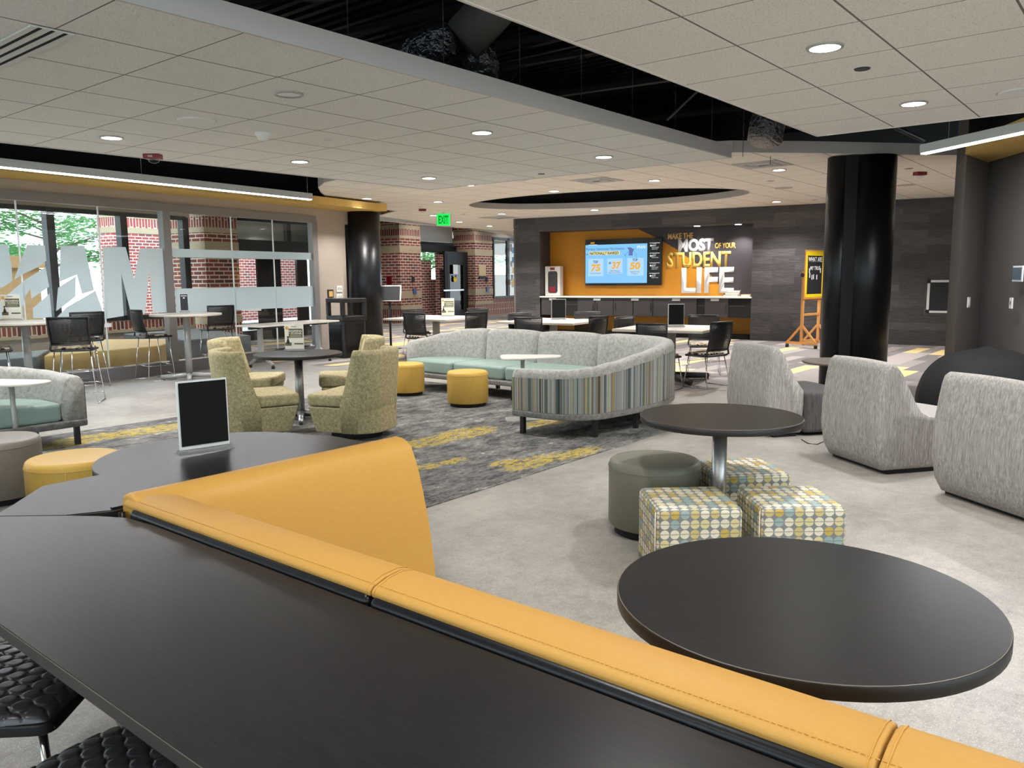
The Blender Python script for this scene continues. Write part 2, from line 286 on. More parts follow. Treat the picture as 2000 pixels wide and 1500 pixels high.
# ---------------------------------------------------------------- mesh helpers
class MB:
    def __init__(s): s.v = []; s.f = []; s.uv = {}; s.sm = []
    def add(s, vs, fs, smooth=False, uvs=None):
        o = len(s.v); s.v += [tuple(v) for v in vs]
        for i, f in enumerate(fs):
            if uvs: s.uv[len(s.f)] = [uvs[k] for k in f]
            s.f.append(tuple(k+o for k in f)); s.sm.append(smooth)
        return s
    def box(s, x0, x1, y0, y1, z0, z1):
        v = [(x, y, z) for z in (z0, z1) for y in (y0, y1) for x in (x0, x1)]
        return s.add(v, [(0, 2, 3, 1), (4, 5, 7, 6), (0, 1, 5, 4), (2, 6, 7, 3), (0, 4, 6, 2), (1, 3, 7, 5)])
    def obox(s, c, hx, hy, hz, mat):          # oriented box
        v = [Vector(c)+mat @ Vector((x*hx, y*hy, z*hz)) for z in (-1, 1) for y in (-1, 1) for x in (-1, 1)]
        return s.add(v, [(0, 2, 3, 1), (4, 5, 7, 6), (0, 1, 5, 4), (2, 6, 7, 3), (0, 4, 6, 2), (1, 3, 7, 5)])
    def bar(s, a, b, w_, h_, up=(0, 0, 1)):
        a, b = Vector(a), Vector(b); d = (b-a).normalized(); sd = d.cross(Vector(up))
        if sd.length < 1e-4: sd = d.cross(Vector((0, 1, 0)))
        sd.normalize(); u = sd.cross(d)
        v = [p+sd*i*w_/2+u*j*h_/2 for p in (a, b) for i, j in ((-1, -1), (1, -1), (1, 1), (-1, 1))]
        return s.add(v, [(3, 2, 1, 0), (4, 5, 6, 7), (0, 1, 5, 4), (1, 2, 6, 5), (2, 3, 7, 6), (3, 0, 4, 7)])
    def prism(s, pts, z0, z1):
        n = len(pts); A = sum(pts[i][0]*pts[(i+1) % n][1]-pts[(i+1) % n][0]*pts[i][1] for i in range(n))
        if A < 0: pts = pts[::-1]
        v = [(p[0], p[1], z0) for p in pts]+[(p[0], p[1], z1) for p in pts]
        return s.add(v, [tuple(range(n))[::-1], tuple(range(n, 2*n))]+[(i, (i+1) % n, n+(i+1) % n, n+i) for i in range(n)])
    def profile_x(s, pts, x0, x1, smooth=False):     # (y,z) outline extruded along x
        n = len(pts); v = [(x0, p[0], p[1]) for p in pts]+[(x1, p[0], p[1]) for p in pts]
        A = sum(pts[i][0]*pts[(i+1) % n][1]-pts[(i+1) % n][0]*pts[i][1] for i in range(n))
        fs = [tuple(range(n))[::-1], tuple(range(n, 2*n))]+[(i, (i+1) % n, n+(i+1) % n, n+i) for i in range(n)]
        if A < 0: fs = [f[::-1] for f in fs]
        return s.add(v, fs, smooth)
    def lathe(s, prof, c=(0, 0, 0), n=32, cap=True, smooth=True):
        v = []; k = len(prof)
        for i in range(n):
            a = 2*math.pi*i/n
            for r, z in prof: v.append((c[0]+r*math.cos(a), c[1]+r*math.sin(a), c[2]+z))
        f = []
        for i in range(n):
            j = (i+1) % n
            for q in range(k-1): f.append((i*k+q, j*k+q, j*k+q+1, i*k+q+1))
        s.add(v, f, smooth)
        o = len(s.v)-len(v)
        if cap:
            s.f.append(tuple(o+i*k for i in range(n))[::-1]); s.sm.append(False)
            s.f.append(tuple(o+i*k+k-1 for i in range(n))); s.sm.append(False)
        return s
    def cyl(s, c, r, z0, z1, n=24): return s.lathe([(r, z0), (r, z1)], c, n)
    def tube(s, pts, r, n=8):
        pts = [Vector(p) for p in pts]; v = []; f = []; prev = None
        for i, p in enumerate(pts):
            d = ((pts[min(i+1, len(pts)-1)]-pts[max(i-1, 0)])).normalized()
            a = prev-d*prev.dot(d) if prev is not None else d.cross(Vector((0, 0, 1)) if abs(d.z) < .9 else Vector((1, 0, 0)))
            if a.length < 1e-5: a = d.orthogonal()
            a.normalize(); prev = a; b = d.cross(a); rr = r[i] if isinstance(r, (list, tuple)) else r
            v += [p+(a*math.cos(2*math.pi*k/n)+b*math.sin(2*math.pi*k/n))*rr for k in range(n)]
        for i in range(len(pts)-1):
            for k in range(n): f.append((i*n+k, i*n+(k+1) % n, (i+1)*n+(k+1) % n, (i+1)*n+k))
        f.append(tuple(range(n))[::-1]); f.append(tuple((len(pts)-1)*n+k for k in range(n)))
        return s.add(v, f, True)
    def loft(s, rings, cap=True, smooth=True, closed=False, uvs=None, ring_closed=True):
        n = len(rings[0]); v = [p for r in rings for p in r]; f = []
        for i in range(len(rings)-(0 if closed else 1)):
            j = (i+1) % len(rings)
            for k in range(n if ring_closed else n-1): f.append((i*n+k, j*n+k, j*n+(k+1) % n, i*n+(k+1) % n))
        if cap and not closed: f.append(tuple(range(n))); f.append(tuple((len(rings)-1)*n+k for k in range(n))[::-1])
        return s.add(v, f, smooth, uvs)
    def build(s, name, mat, parent=None, bevel=0, seg=2, smooth=None, sub=0, loc=None, rot=None):
        me = bpy.data.meshes.new(name); me.from_pydata(s.v, [], s.f); me.update()
        for i, p in enumerate(me.polygons): p.use_smooth = s.sm[i] if smooth is None else smooth
        uvl = me.uv_layers.new(name='UVMap')
        for i, p in enumerate(me.polygons):
            if i in s.uv:
                for li, q in zip(p.loop_indices, s.uv[i]): uvl.data[li].uv = q
            else:
                nn = p.normal; ax, ay, az = abs(nn.x), abs(nn.y), abs(nn.z)
                for li in p.loop_indices:
                    c = me.vertices[me.loops[li].vertex_index].co
                    uvl.data[li].uv = (c.x, c.y) if az >= ax and az >= ay else ((c.x, c.z) if ay >= ax else (c.y, c.z))
        me.materials.append(M[mat] if isinstance(mat, str) else mat)
        o = bpy.data.objects.new(name, me); col.objects.link(o); o.parent = parent
        if loc is not None: o.location = loc
        if rot is not None: o.rotation_euler = (0, 0, rot)
        if bevel:
            b = o.modifiers.new('bevel', 'BEVEL'); b.width = bevel; b.segments = seg; b.limit_method = 'ANGLE'; b.angle_limit = R(35)
            for p in me.polygons: p.use_smooth = True
            w_ = o.modifiers.new('wn', 'WEIGHTED_NORMAL'); w_.keep_sharp = False
        if sub:
            q = o.modifiers.new('sub', 'SUBSURF'); q.levels = sub; q.render_levels = sub
        return o
def tag(o, label=None, cat=None, group=None, kind=None):
    if label: o['label'] = label
    if cat: o['category'] = cat
    if group: o['group'] = group
    if kind: o['kind'] = kind
    return o
def thing(name, label, cat, loc=(0, 0, 0), rz=0., group=None):
    o = bpy.data.objects.new(name, None); o.empty_display_size = .1; col.objects.link(o)
    o.location = loc; o.rotation_euler = (0, 0, rz); return tag(o, label, cat, group)
def struct(o): o['kind'] = 'structure'; return o
def dup(root, loc, rz, label, group=None):
    r = root.copy(); col.objects.link(r); r.location = loc; r.rotation_euler = (0, 0, rz); r['label'] = label
    if group: r['group'] = group
    for ch in list(root.children):
        c = ch.copy(); col.objects.link(c); c.parent = r
        for g in list(ch.children):
            d = g.copy(); col.objects.link(d); d.parent = c
    return r
def text(name, body, size, mat, parent, loc, rz, xs=1., ex=.004, off=.0, rx=90., align='LEFT', shear=0.):
    cu = bpy.data.curves.new('t', 'FONT'); cu.body = body; cu.size = size; cu.extrude = ex; cu.offset = off; cu.align_x = align; cu.resolution_u = 3; cu.shear = shear
    t = bpy.data.objects.new('t', cu); col.objects.link(t)
    me = bpy.data.meshes.new_from_object(t.evaluated_get(bpy.context.evaluated_depsgraph_get())); bpy.data.objects.remove(t)
    me.name = name
    me.transform(Matrix.Diagonal((xs, 1, 1, 1))); me.materials.clear(); me.materials.append(M[mat])
    o = bpy.data.objects.new(name, me); col.objects.link(o); o.parent = parent; o.location = loc; o.rotation_euler = (R(rx), 0, rz); return o
def fit_text(name, body, mat, parent, x0, x1, y0, y1, place, rz, ex=.004, off=.01, shear=0.):
    # body stretched into the rectangle x0..x1, y0..y1 of a wall; place(x, y) gives the local position
    o = text(name, body, 1., mat, parent, (0, 0, 0), rz, 1., 0.0, off, shear=shear); me = o.data
    xs = [v.co.x for v in me.vertices]; ys = [v.co.y for v in me.vertices]
    sx = (x1-x0)/(max(xs)-min(xs)); sy = (y1-y0)/(max(ys)-min(ys)); mx, my = min(xs), min(ys)
    bm = bmesh.new(); bm.from_mesh(me)
    bmesh.ops.scale(bm, vec=(1, 1, 1), verts=bm.verts)
    r = bmesh.ops.extrude_face_region(bm, geom=bm.faces[:]); 
    for e in r['geom']:
        if isinstance(e, bmesh.types.BMVert): e.co.z += ex
    for v in bm.verts: v.co.x = (v.co.x-mx)*sx; v.co.y = (v.co.y-my)*sy
    bm.to_mesh(me); bm.free(); o.location = place(x0, y0); return o
def rpoly(pts, r, n=5):                        # polygon with rounded corners
    out = []; k = len(pts)
    for i in range(k):
        p = Vector(pts[i]); a = (Vector(pts[i-1])-p); b = (Vector(pts[(i+1) % k])-p); rr = r[i] if isinstance(r, (list, tuple)) else r
        d = min(rr, a.length*.49, b.length*.49); a.normalize(); b.normalize(); A, Bq = p+a*d, p+b*d
        for q in range(n+1):
            t = q/n; out.append(tuple(A*(1-t)**2+p*2*t*(1-t)+Bq*t*t))
    return out
def sstep(a, b, x): x = max(0, min(1, (x-a)/(b-a))); return x*x*(3-2*x)
# ---------------------------------------------------------------- shell of the room
DL, DF = 2.892, 3.13                           # heights of the lowered and the far ceiling
o = MB().prism([(-6.2, -8.2)]+[tuple(B(a, b).xy) for a, b in ((47, -14), (47, 22.1), (22.4, 22.1), (22.4, 19.5), (21.5, 19.4), (17.4, 16.3), (-7, 16.3))], -.12, 0).build('floor', 'floor_concrete'); struct(o)
bs = [B(10.75, -8), B(31, -8), B(31, 17.05), B(13.2, 17.05), B(13.2, 11.53), B(10.75, 11.5)]
o = MB().prism([(p.x, p.y) for p in bs], 0, .004).build('plank_carpet', 'plank_carpet'); tag(o, 'grey plank carpet with scattered yellow planks across the back of the lounge', 'carpet')
o = MB().prism([(-.5, 3.79), (8.45, 3.79), (8.45, 8.64), (-.5, 8.64)], 0, .007).build('area_rug', 'rug'); tag(o, 'mottled charcoal and grey rug with yellow splashes under curved sofa', 'rug')
def edge_slab(name, pts, z, th, mat, fasc, edges, fh, lip=.03):
    top = MB().prism(pts, z, z+.02).build(name, mat); struct(top); return top
# lowered ceilings
o = edge_slab('ceiling_left', [(-6, 4.05), (8.96, 4.05), (8.96, 8.9), (-6, 8.9)], DL, .02, 'ceiling_left', None, None, .13)
def fascia(name, pts, z, h, mat, tk=.02, closed=False):
    mb = MB(); n = len(pts)
    for i in range(n if closed else n-1):
        a, b = pts[i], pts[(i+1) % n]; mb.bar((a[0], a[1], z+h/2), (b[0], b[1], z+h/2), tk, h)
    return struct(mb.build(name, mat))
fascia('trim_1', [(-6, 4.04), (8.97, 4.04), (8.97, 8.91), (-6, 8.91)], DL-.008, .135, 'fascia_near')
o = edge_slab('ceiling_right', [(-6, -8), (8.2, -8), (8.2, 2.79), (-6, 2.79)], DL, .02, 'ceiling_right', None, None, .13)
fascia('trim_2', [(8.21, -8), (8.21, 2.8), (-6, 2.8)], DL-.006, .03, 'white_paint')
# far ceiling with the oval opening
def far_ceiling():
    rnd = [(9.0, 7.2), (8.45, 9.2), (8.42, 10.3), (8.56, 10.95), (8.94, 11.6), (9.46, 12.21), (10.22, 13.0), (11.12, 13.7), (11.86, 14.05), (13.3, 14.35)]
    c1 = [B(16.47, 13.24), B(22.82, 14.4), B(24.6, 14.8), B(33, 17.0), B(33, -8), B(13.4, -1.2)]
    outer = rnd+[(p.x, p.y) for p in c1]+[(12.6, 2.2), (12.1, 2.73), (11.52, 3.23), (10.96, 3.71), (10.12, 4.54)]
    oc = Vector((14.4, 9.35)); oval = []
    for i in range(48):
        a = 2*math.pi*i/48; q = BU.xy*1.72*math.cos(a)+BV.xy*3.05*math.sin(a); oval.append((oc.x+q.x, oc.y+q.y))
    bm = bmesh.new(); es = []
    for loop in (outer, oval):
        vs = [bm.verts.new((p[0], p[1], DF)) for p in loop]
        for i in range(len(vs)): es.append(bm.edges.new((vs[i], vs[(i+1) % len(vs)])))
    bmesh.ops.triangle_fill(bm, use_beauty=True, use_dissolve=False, edges=es, normal=(0, 0, 1))
    me = bpy.data.meshes.new('ceiling_far'); bm.to_mesh(me); bm.free(); me.materials.append(M['ceiling_far'])
    o = bpy.data.objects.new('ceiling_far', me); col.objects.link(o); struct(o)
    sm = o.modifiers.new('s', 'SOLIDIFY'); sm.thickness = .02; sm.offset = 1
    fascia('trim_3', [rnd[0]]+rnd[1:], DF-.006, .17, 'fascia'); fascia('trim_4', outer[len(rnd)+5:]+[rnd[0]], DF-.006, .15, 'fascia')
    fascia('trim_5', oval, DF-.006, .13, 'fascia', closed=True)
    fascia('wall_light_block_oval', [(oc.x+(p[0]-oc.x)*1.06, oc.y+(p[1]-oc.y)*1.06) for p in oval], DF+.12, 1.1, 'void_black', closed=True)  # black skirt added to shut out stray daylight above the oval
    MB2 = MB().prism([(oc.x+ (p[0]-oc.x)*1.08, oc.y+(p[1]-oc.y)*1.08) for p in oval], 4.2, 4.22).build('ceiling_recess', 'void_black'); struct(MB2)
    return oc
OC = far_ceiling()
struct(MB().prism([(-6.2, -8.2)]+[tuple(B(a, b).xy) for a, b in ((47, -14), (47, 22.1), (22.4, 22.1), (22.4, 19.5), (21.5, 19.4), (17.4, 16.3), (-7, 16.3))], 4.3, 4.4).build('ceiling_deck', 'void_black'))
# outer walls that close the room behind the camera
struct(MB().box(-6.2, -6, -8, 15, 0, .25).box(-6.2, -6, -8, 15, 3.9, 4.3).box(-6.2, -6, 9.5, 15, 0, 4.3).build('wall_rear', 'white_paint'))
struct(MB().box(-6, 24, -8.2, -8, 0, .25).box(-6, 24, -8.2, -8, 3.9, 4.3).box(9, 24, -8.2, -8, 0, 4.3).build('wall_near', 'white_paint'))
for k_, (a_, b_) in enumerate((((-6.1, -8.1), (-6.1, 9.5)), ((-6.1, -8.1), (9.0, -8.1)))):
    wn = thing('window_%d' % (k_+3), None, None); struct(wn); fr = MB(); gp = MB(); nb = 8  # unseen windows added to bring daylight onto the ceilings
    for i in range(nb+1): x_ = a_[0]+(b_[0]-a_[0])*i/nb; y_ = a_[1]+(b_[1]-a_[1])*i/nb; fr.box(x_-.05, x_+.05, y_-.05, y_+.05, .25, 3.9)
    fr.build('window_frame', 'pipe_black', wn); gp.bar((a_[0], a_[1], 2.07), (b_[0], b_[1], 2.07), .01, 3.64).build('window_pane', 'clear_glass', wn)
struct(MB().prism([(-40, -40), (24, -40), (24, -8.25), (-6.25, -8.25), (-6.25, 16), (-40, 16)], -.2, -.14).build('ground_bounce', 'pale_concrete'))  # unseen pale ground added outside those windows to bounce daylight upward
# wood wall with recess (building axes)
S0 = 19.45
def bobj(mb, name, mat, **k): return mb.build(name, mat, rot=TH, **k)
mb = MB().box(S0, S0+.12, -8, 4.52, 0, 3.2).box(S0, S0+.12, 10.17, 10.93, 0, 3.2).box(S0, S0+.12, 4.52, 10.17, 2.76, 3.2)
struct(bobj(mb, 'wall_back', 'wood_planks'))
struct(bobj(MB().box(S0, S0+7, 10.93, 10.98, 0, 3.2), 'wall_back_return', 'dark_wall'))
RD = .62                                        # recess depth
struct(bobj(MB().box(S0+RD, S0+RD+.05, 4.4, 10.3, 0, 2.9), 'wall_recess', 'wall_gold'))
struct(bobj(MB().box(S0+.12, S0+RD, 10.17, 10.2, 0, 2.8).box(S0+.12, S0+RD, 4.49, 4.52, 0, 2.8).box(S0+.12, S0+RD, 4.5, 10.2, 2.76, 2.8), 'trim_6', 'mural_dark'))
# gold soffit and wall over the glass partition, white end wall
T0 = 11.53
struct(bobj(MB().box(-4, 13.55, T0+.0, T0+.14, 2.69, 3.3).box(12.32, 13.2, T0, T0+.14, 0, 2.69), 'wall_left', 'cream_wall'))
struct(bobj(MB().box(-4, 13.65, 10.75, T0-.0, 2.95, 3.09), 'trim_7', 'gold_paint'))
struct(bobj(MB().box(-4, 13.6, T0-.02, T0-.0, 3.09, 4.3), 'wall_left_upper', 'void_black'))
struct(bobj(MB().box(12.34, 13.2, T0-.012, T0-.001, 0, .1), 'baseboard_left', 'rubber'))
# right grey pier wall and gold soffit above it
c0, c1, c2, c3 = (11.54, 2.20), (10.258, 1.855), (11.21, 1.78), (5.4, -1.95)
far = (13.2, 1.6)
mb = MB().prism([c0, c1, c2, c3, (5.6, -2.6), (13.5, .4), (13.5, 2.2)], 0, 2.86)
struct(mb.build('wall_right', 'dark_wall'))
struct(MB().prism([c0, c1, c2, c3, (5.6, -2.6), (13.5, .4), (13.5, 2.2)], 2.86, 4.3).build('wall_right_upper', 'bulkhead_grey'))
struct(MB().prism([(10.2, 1.86), (11.25, 1.86), (5.4, -1.93), (4.5, -1.5)], 2.84, 2.98).build('trim_8', 'gold_paint'))
# ---------------------------------------------------------------- glass partition, room behind it, outdoors
def wallbox(mb, s0, s1, t0, t1, z0, z1): return mb.box(s0, s1, t0, t1, z0, z1)
struct(bobj(MB().box(-4, 12.32, T0, T0+.13, 0, .20), 'baseboard_glass', 'sill_grey'))
g = thing('glass_partition', 'grey framed frosted glass partition wall behind the white bar tables', 'glass partition', (0, 0, 0), TH)
MB().box(-4, 12.32, T0-.03, T0+.1, 2.665, 2.80).box(12.2, 12.34, T0-.03, T0+.1, .2, 2.70).box(8.76, 8.9, T0-.03, T0+.1, .2, 2.67).build('frame', 'grey_frame', g)
MB().box(-4, 12.2, T0+.0, T0+.06, .20, .225).build('bottom_track', 'chrome', g)
for i, (a, b) in enumerate(((3.4, 6.46), (6.475, 7.67), (7.685, 8.76), (8.9, 10.20), (10.215, 11.19), (11.205, 12.2))):
    MB().box(a, b, T0+.03, T0+.042, .22, 2.67).build('glass_pane', 'clear_glass', g)
for s_ in (6.467, 7.677, 10.207, 11.197): MB().box(s_-.008, s_+.008, T0+.026, T0+.046, .22, 2.67).build('joint_strip', 'white_plastic', g)
fm = MB()
def fpoly(pts):                                 # frosted shape on the pane
    q = []
    for u, v in pts: s_, z = onT(u*.18671, 380+v*.18671, T0+.02); q.append((s_, z))
    n = len(q); vs = [(a, T0+.022, b) for a, b in q]; fm.add(vs+[(a, T0+.024, b) for a, b in q], [tuple(range(n)), tuple(range(n, 2*n))[::-1]])
for pl in ([(-300, 515), (85, 520), (122, 740), (130, 905), (40, 965), (-300, 1090)], [(285, 525), (470, 532), (487, 690), (412, 752), (258, 825), (150, 890), (200, 745)],
           [(160, 980), (262, 895), (480, 758), (515, 965), (500, 975), (330, 1090), (318, 980), (270, 1060), (235, 1170), (240, 1300), (-300, 1300), (-300, 1150), (0, 1120)],
           [(345, 1190), (520, 1035), (545, 1290), (350, 1295)], [(635, 535), (885, 535), (985, 1000), (860, 1040), (805, 838), (620, 915)], [(608, 975), (795, 855), (790, 1068), (690, 1145), (588, 1220)],
           [(590, 1290), (700, 1180), (1000, 1005), (1100, 1290)], [(1075, 545), (1315, 550), (1405, 880), (1465, 560), (1700, 565), (1745, 1230), (1600, 1240), (1563, 800), (1520, 1240), (1370, 1235), (1268, 820), (1295, 1270), (1105, 1300)],
           [(960, 1370), (1000, 1380), (1060, 1560), (1010, 1560)]): fpoly(pl)
fm.build('frosted_lettering', 'frosted_film', g)
MB().box(8.95, 12.2, T0+.022, T0+.024, 1.93, 2.07).box(8.95, 12.2, T0+.022, T0+.024, 1.0, 1.41).build('frosted_band', 'frosted_film', g)
MB().box(10.5, 10.8, T0+.01, T0+.02, .97, 1.02).box(7.55, 7.75, T0+.01, T0+.02, .84, .9).build('push_label', 'white_plastic', g)
# window wall t = 16
T1_ = 16.0
struct(bobj(MB().box(-4, 12.9, T1_, T1_+.3, 0, .72).box(-4, 12.9, T1_-.02, T1_+.3, 3.02, 4.3).box(-4.1, -4, T0, T1_, 0, 4.3), 'wall_window_base', 'cream_wall'))
struct(bobj(MB().box(-4, 12.8, T1_-.04, T1_, .50, .68), 'trim_9', 'brick_soldier')); struct(bobj(MB().box(3, 12.8, T1_-.07, T1_, .44, .5), 'trim_10', 'stone'))
wn = thing('window_1', None, None, (0, 0, 0), TH); struct(wn)
fr = MB()
fr.box(-4, 12.8, T1_-.02, T1_+.1, .70, .80).box(-4, 12.8, T1_-.02, T1_+.1, 2.93, 3.02)
for a in (-1.5, .7, 2.9, 5.1, 7.3, 9.5, 11.1, 12.68): fr.box(a, a+.16, T1_-.04, T1_+.14, .72, 3.0)
fr.build('window_frame', 'pipe_black', wn); MB().box(-4, 12.7, T1_+.05, T1_+.056, .78, 2.95).build('window_pane', 'clear_glass', wn)
struct(bobj(MB().box(-4, 13.2, T0+.14, T1_, 3.18, 3.22), 'ceiling_corridor', 'beige_ceiling'))
# inner brick pier of the corridor
def pier(label, cx0, cx1, t0, t1, top=3.9):
    p = thing('brick_pier', label, 'pier', B((cx0+cx1)/2, (t0+t1)/2), TH, 'banded brick piers')
    hx, hy = (cx1-cx0)/2, (t1-t0)/2
    def part(name, z0, z1, mat, e=0): MB().box(-hx-e, hx+e, -hy-e, hy+e, z0, z1).build(name, mat, p)
    part('soldier_course', .0, .48, 'brick_soldier'); part('stone_band', .48, .62, 'stone', .015); part('brick_course', .62, .85, 'brick'); part('stone_band', .85, 1.12, 'stone', .012)
    part('brick_field', 1.12, 2.42, 'brick'); part('stone_band', 2.42, 2.68, 'stone', .012); part('brick_course', 2.68, 2.92, 'brick'); part('stone_band', 2.92, 3.02, 'stone', .015)
    part('soldier_course', 3.02, 3.25, 'brick_soldier'); part('stone_band', 3.25, 3.38, 'stone', .012); part('brick_field', 3.38, top, 'brick'); return p
pa = thing('brick_pier', 'banded brick pier behind the frosted bands of the glass partition', 'pier', B(13.7, 16.3), TH, 'banded brick piers')
for nm, z0, z1, mt, e in (('soldier_course', 0, .5, 'brick_soldier', 0), ('stone_band', .5, .66, 'stone', .012), ('brick_field', .66, 2.2, 'brick', 0), ('stone_band', 2.2, 2.47, 'stone', .012), ('brick_course', 2.47, 2.68, 'brick', 0), ('stone_band', 2.68, 2.8, 'stone', .012), ('soldier_course', 2.8, 3.05, 'brick_soldier', 0), ('stone_band', 3.05, 3.18, 'stone', .012)):
    MB().box(-.52-e, .48+e, -.45-e, .9+e, z0, z1).build(nm, mt, pa)
# storefront behind, right of the pier
sf = thing('glass_storefront', 'black framed storefront behind the right half of glass partition', 'storefront', (0, 0, 0), TH)
MB().box(14.2, 17.3, 16.0, 16.12, 2.5, 2.56).box(14.2, 17.3, 16.0, 16.3, 2.2, 2.5).box(16.0, 16.15, 16.0, 16.12, 2.5, 3.1).box(14.2, 17.3, 16.0, 16.12, 3.02, 3.1).box(14.2, 14.26, 16, 16.12, 0, 2.3).box(14.2, 17.3, 16, 16.12, 0, .25).build('frame', 'black_plastic', sf)
MB().box(14.95, 15.75, 16.03, 16.1, .2, 2.2).box(16.35, 16.75, 16.03, 16.1, .2, 2.2).build('door_panel', 'black_gloss', sf)
MB().box(14.25, 17.25, 16.06, 16.066, 2.56, 3.02).build('transom_pane', 'dim_glass', sf)
MB().box(14.26, 14.95, 16.06, 16.066, .25, 2.2).box(15.75, 16.35, 16.06, 16.066, .25, 2.2).box(16.75, 17.3, 16.06, 16.066, .25, 2.2).build('side_pane', 'clear_glass', sf)
struct(bobj(MB().box(14.2, 20, 17.6, 17.7, 2.42, 3.2), 'wall_vestibule', 'plate_grey'))
struct(bobj(MB().box(14.2, 20, 16.3, 17.7, 3.2, 3.24), 'ceiling_vestibule', 'white_paint'))
# benches behind the glass
def bench(label, mat, pts, z=.45):
    c = Vector((sum(p[0] for p in pts)/len(pts), sum(p[1] for p in pts)/len(pts)))
    t = thing('bench', label, 'bench', (c.x, c.y, 0), 0., 'low benches behind the glass')
    q = [(p[0]-c.x, p[1]-c.y) for p in pts]
    MB().prism([(a*.97, b*.97) for a, b in q], 0, .08).build('plinth', 'rubber', t); MB().prism(q, .08, z).build('cushion', mat, t, bevel=.02); return t
def bp(*l): return [tuple(B(a, b).xy) for a, b in l]
bench('mustard upholstered bench with angled end behind the glass', 'bench_gold', bp((6.9, 11.95), (8.9, 11.95), (9.35, 12.35), (10.0, 13.2), (9.4, 14.3), (8.6, 14.3), (7.7, 13.0)))
bench('long grey bench to the right of the mustard bench', 'bench_grey', bp((10.0, 12.6), (11.3, 12.4), (12.6, 15.4), (10.6, 15.4)))
bench('grey bench at the far left behind the glass', 'bench_grey', bp((4.6, 11.95), (6.8, 11.95), (7.6, 13.0), (4.6, 13.0)))
# outdoors
struct(MB().prism([tuple(B(a, b).xy) for a, b in ((-12, 16.3), (17.4, 16.3), (21.4, 19.5), (22.5, 22.2), (60, 22.2), (60, 70), (-12, 70))], -.2, -.14).build('ground_outside', 'pale_concrete'))
bo = thing('brick_building', 'sunlit red brick building outside the left windows', 'building', B(19, 24.0), TH)
MB().box(-2.6, 6, 0, .8, 0, 3.10).build('wall', 'brick_outside', bo); MB().box(-2.63, 6, -.03, .8, 3.10, 3.28).build('stone_band', 'stone', bo)
MB().box(-2.61, 6, -.01, .8, 3.28, 3.58).build('soldier_course', 'brick_outside_soldier', bo); MB().box(-2.63, 6, -.03, .8, 3.58, 3.70).build('stone_band', 'stone', bo); MB().box(-2.6, 6, 0, .8, 3.70, 5).build('upper_wall', 'brick_outside', bo)
def tree(label, loc, h, r, n, seed):
    t = thing('tree', label, 'tree', loc, 0, 'trees outside the windows'); rr = random.Random(seed)
    tk = MB().tube([(0, 0, 0), (.05, 0, h*.4), (-.05, .1, h*.75), (0, 0, h)], [.16, .12, .07, .02])
    tips = []
    for k in range(16):
        a = rr.uniform(0, 6.28); z = rr.uniform(h*.3, h*.9); L_ = r*rr.uniform(.6, 1)*(1.15-z/h*.6); e = Vector((math.cos(a)*L_, math.sin(a)*L_, z+rr.uniform(.2, .9)))
        tk.tube([(0, 0, z-.2), (e*.5+Vector((0, 0, z*.5))), e], [.05, .03, .01], 5); tips.append((Vector((0, 0, z)), e))
    tk.build('trunk', 'bark', t)
    lf = MB()
    for k in range(n):
        a, b = rr.choice(tips); p = a.lerp(b, rr.uniform(.25, 1.1))+Vector((rr.gauss(0, .35), rr.gauss(0, .35), rr.gauss(0, .16)))
        m_ = Matrix.Rotation(rr.uniform(0, 6.3), 3, 'Z') @ Matrix.Rotation(rr.gauss(0, .5), 3, 'X'); s_ = rr.uniform(.07, .15)
        lf.add([p+m_ @ Vector(q)*s_ for q in ((-1, 0, 0), (0, -.5, 0), (1, 0, 0), (0, .5, 0))], [(0, 1, 2, 3)])
    lf.build('foliage', 'foliage', t); return t
tree('bright green tree outside the leftmost windows', tuple(B(12.4, 26.5)), 6.8, 3.4, 5200, 1)
tree('pale green tree outside, left of the brick building', tuple(B(16.9, 28.5)), 7.0, 3.6, 6500, 2)
tree('pale distant tree behind the others outside', tuple(B(11.5, 38)), 7.5, 4.5, 6500, 6)
tree('distant tree just left of the brick building', tuple(B(21.5, 36)), 7.5, 4.5, 6500, 7)
tree('tree seen through the opening beside the brown door', tuple(B(37.5, 27)), 6.0, 3.4, 5200, 3)
tree('tree seen through the window right of the brick piers', tuple(B(44.5, 28)), 6.0, 3.0, 3600, 4)
tag(bobj(MB().box(9.5, 12.2, 21, 24, 0, 1.9).box(9.4, 12.3, 20.9, 24.1, 1.9, 2.2), 'outside_kiosk', 'brown_outside'), 'tan low building beyond the leftmost window', 'building')
# far brick entrance (t about 17)
pier('tall banded brick pier left of the opening, behind the sign stand', 22.4, 23.62, 17.15, 19.6)
pier('tall banded brick pier right of the brown door', 27.25, 28.6, 17.15, 18.15)
struct(bobj(MB().box(23.62, 27.25, 18.2, 18.4, 2.95, 4.2).box(17.0, 22.4, 19.0, 19.2, 2.7, 4.2), 'wall_entrance_header', 'white_paint'))
struct(bobj(MB().box(13.5, 24.6, 14.2, 14.35, 3.13, 3.3), 'trim_11', 'white_paint'))
struct(bobj(MB().box(28.6, 33, 17.15, 17.35, 0, .72), 'wall_far_low', 'brick_soldier')); struct(bobj(MB().box(28.6, 33, 17.15, 17.35, 3.2, 4.2), 'wall_far_upper', 'cream_wall'))
wn = thing('window_2', None, None, (0, 0, 0), TH); struct(wn)
fr = MB().box(28.6, 33, 17.1, 17.2, .70, .78).box(28.6, 33, 17.1, 17.2, 3.08, 3.2).box(28.62, 28.70, 17.1, 17.2, .7, 3.2).box(29.75, 29.93, 17.1, 17.2, .7, 3.2).box(31.6, 31.8, 17.1, 17.2, .7, 3.2)
fr.build('window_frame', 'pipe_black', wn); MB().box(28.65, 33, 17.14, 17.146, .78, 3.08).build('window_pane', 'clear_glass', wn)
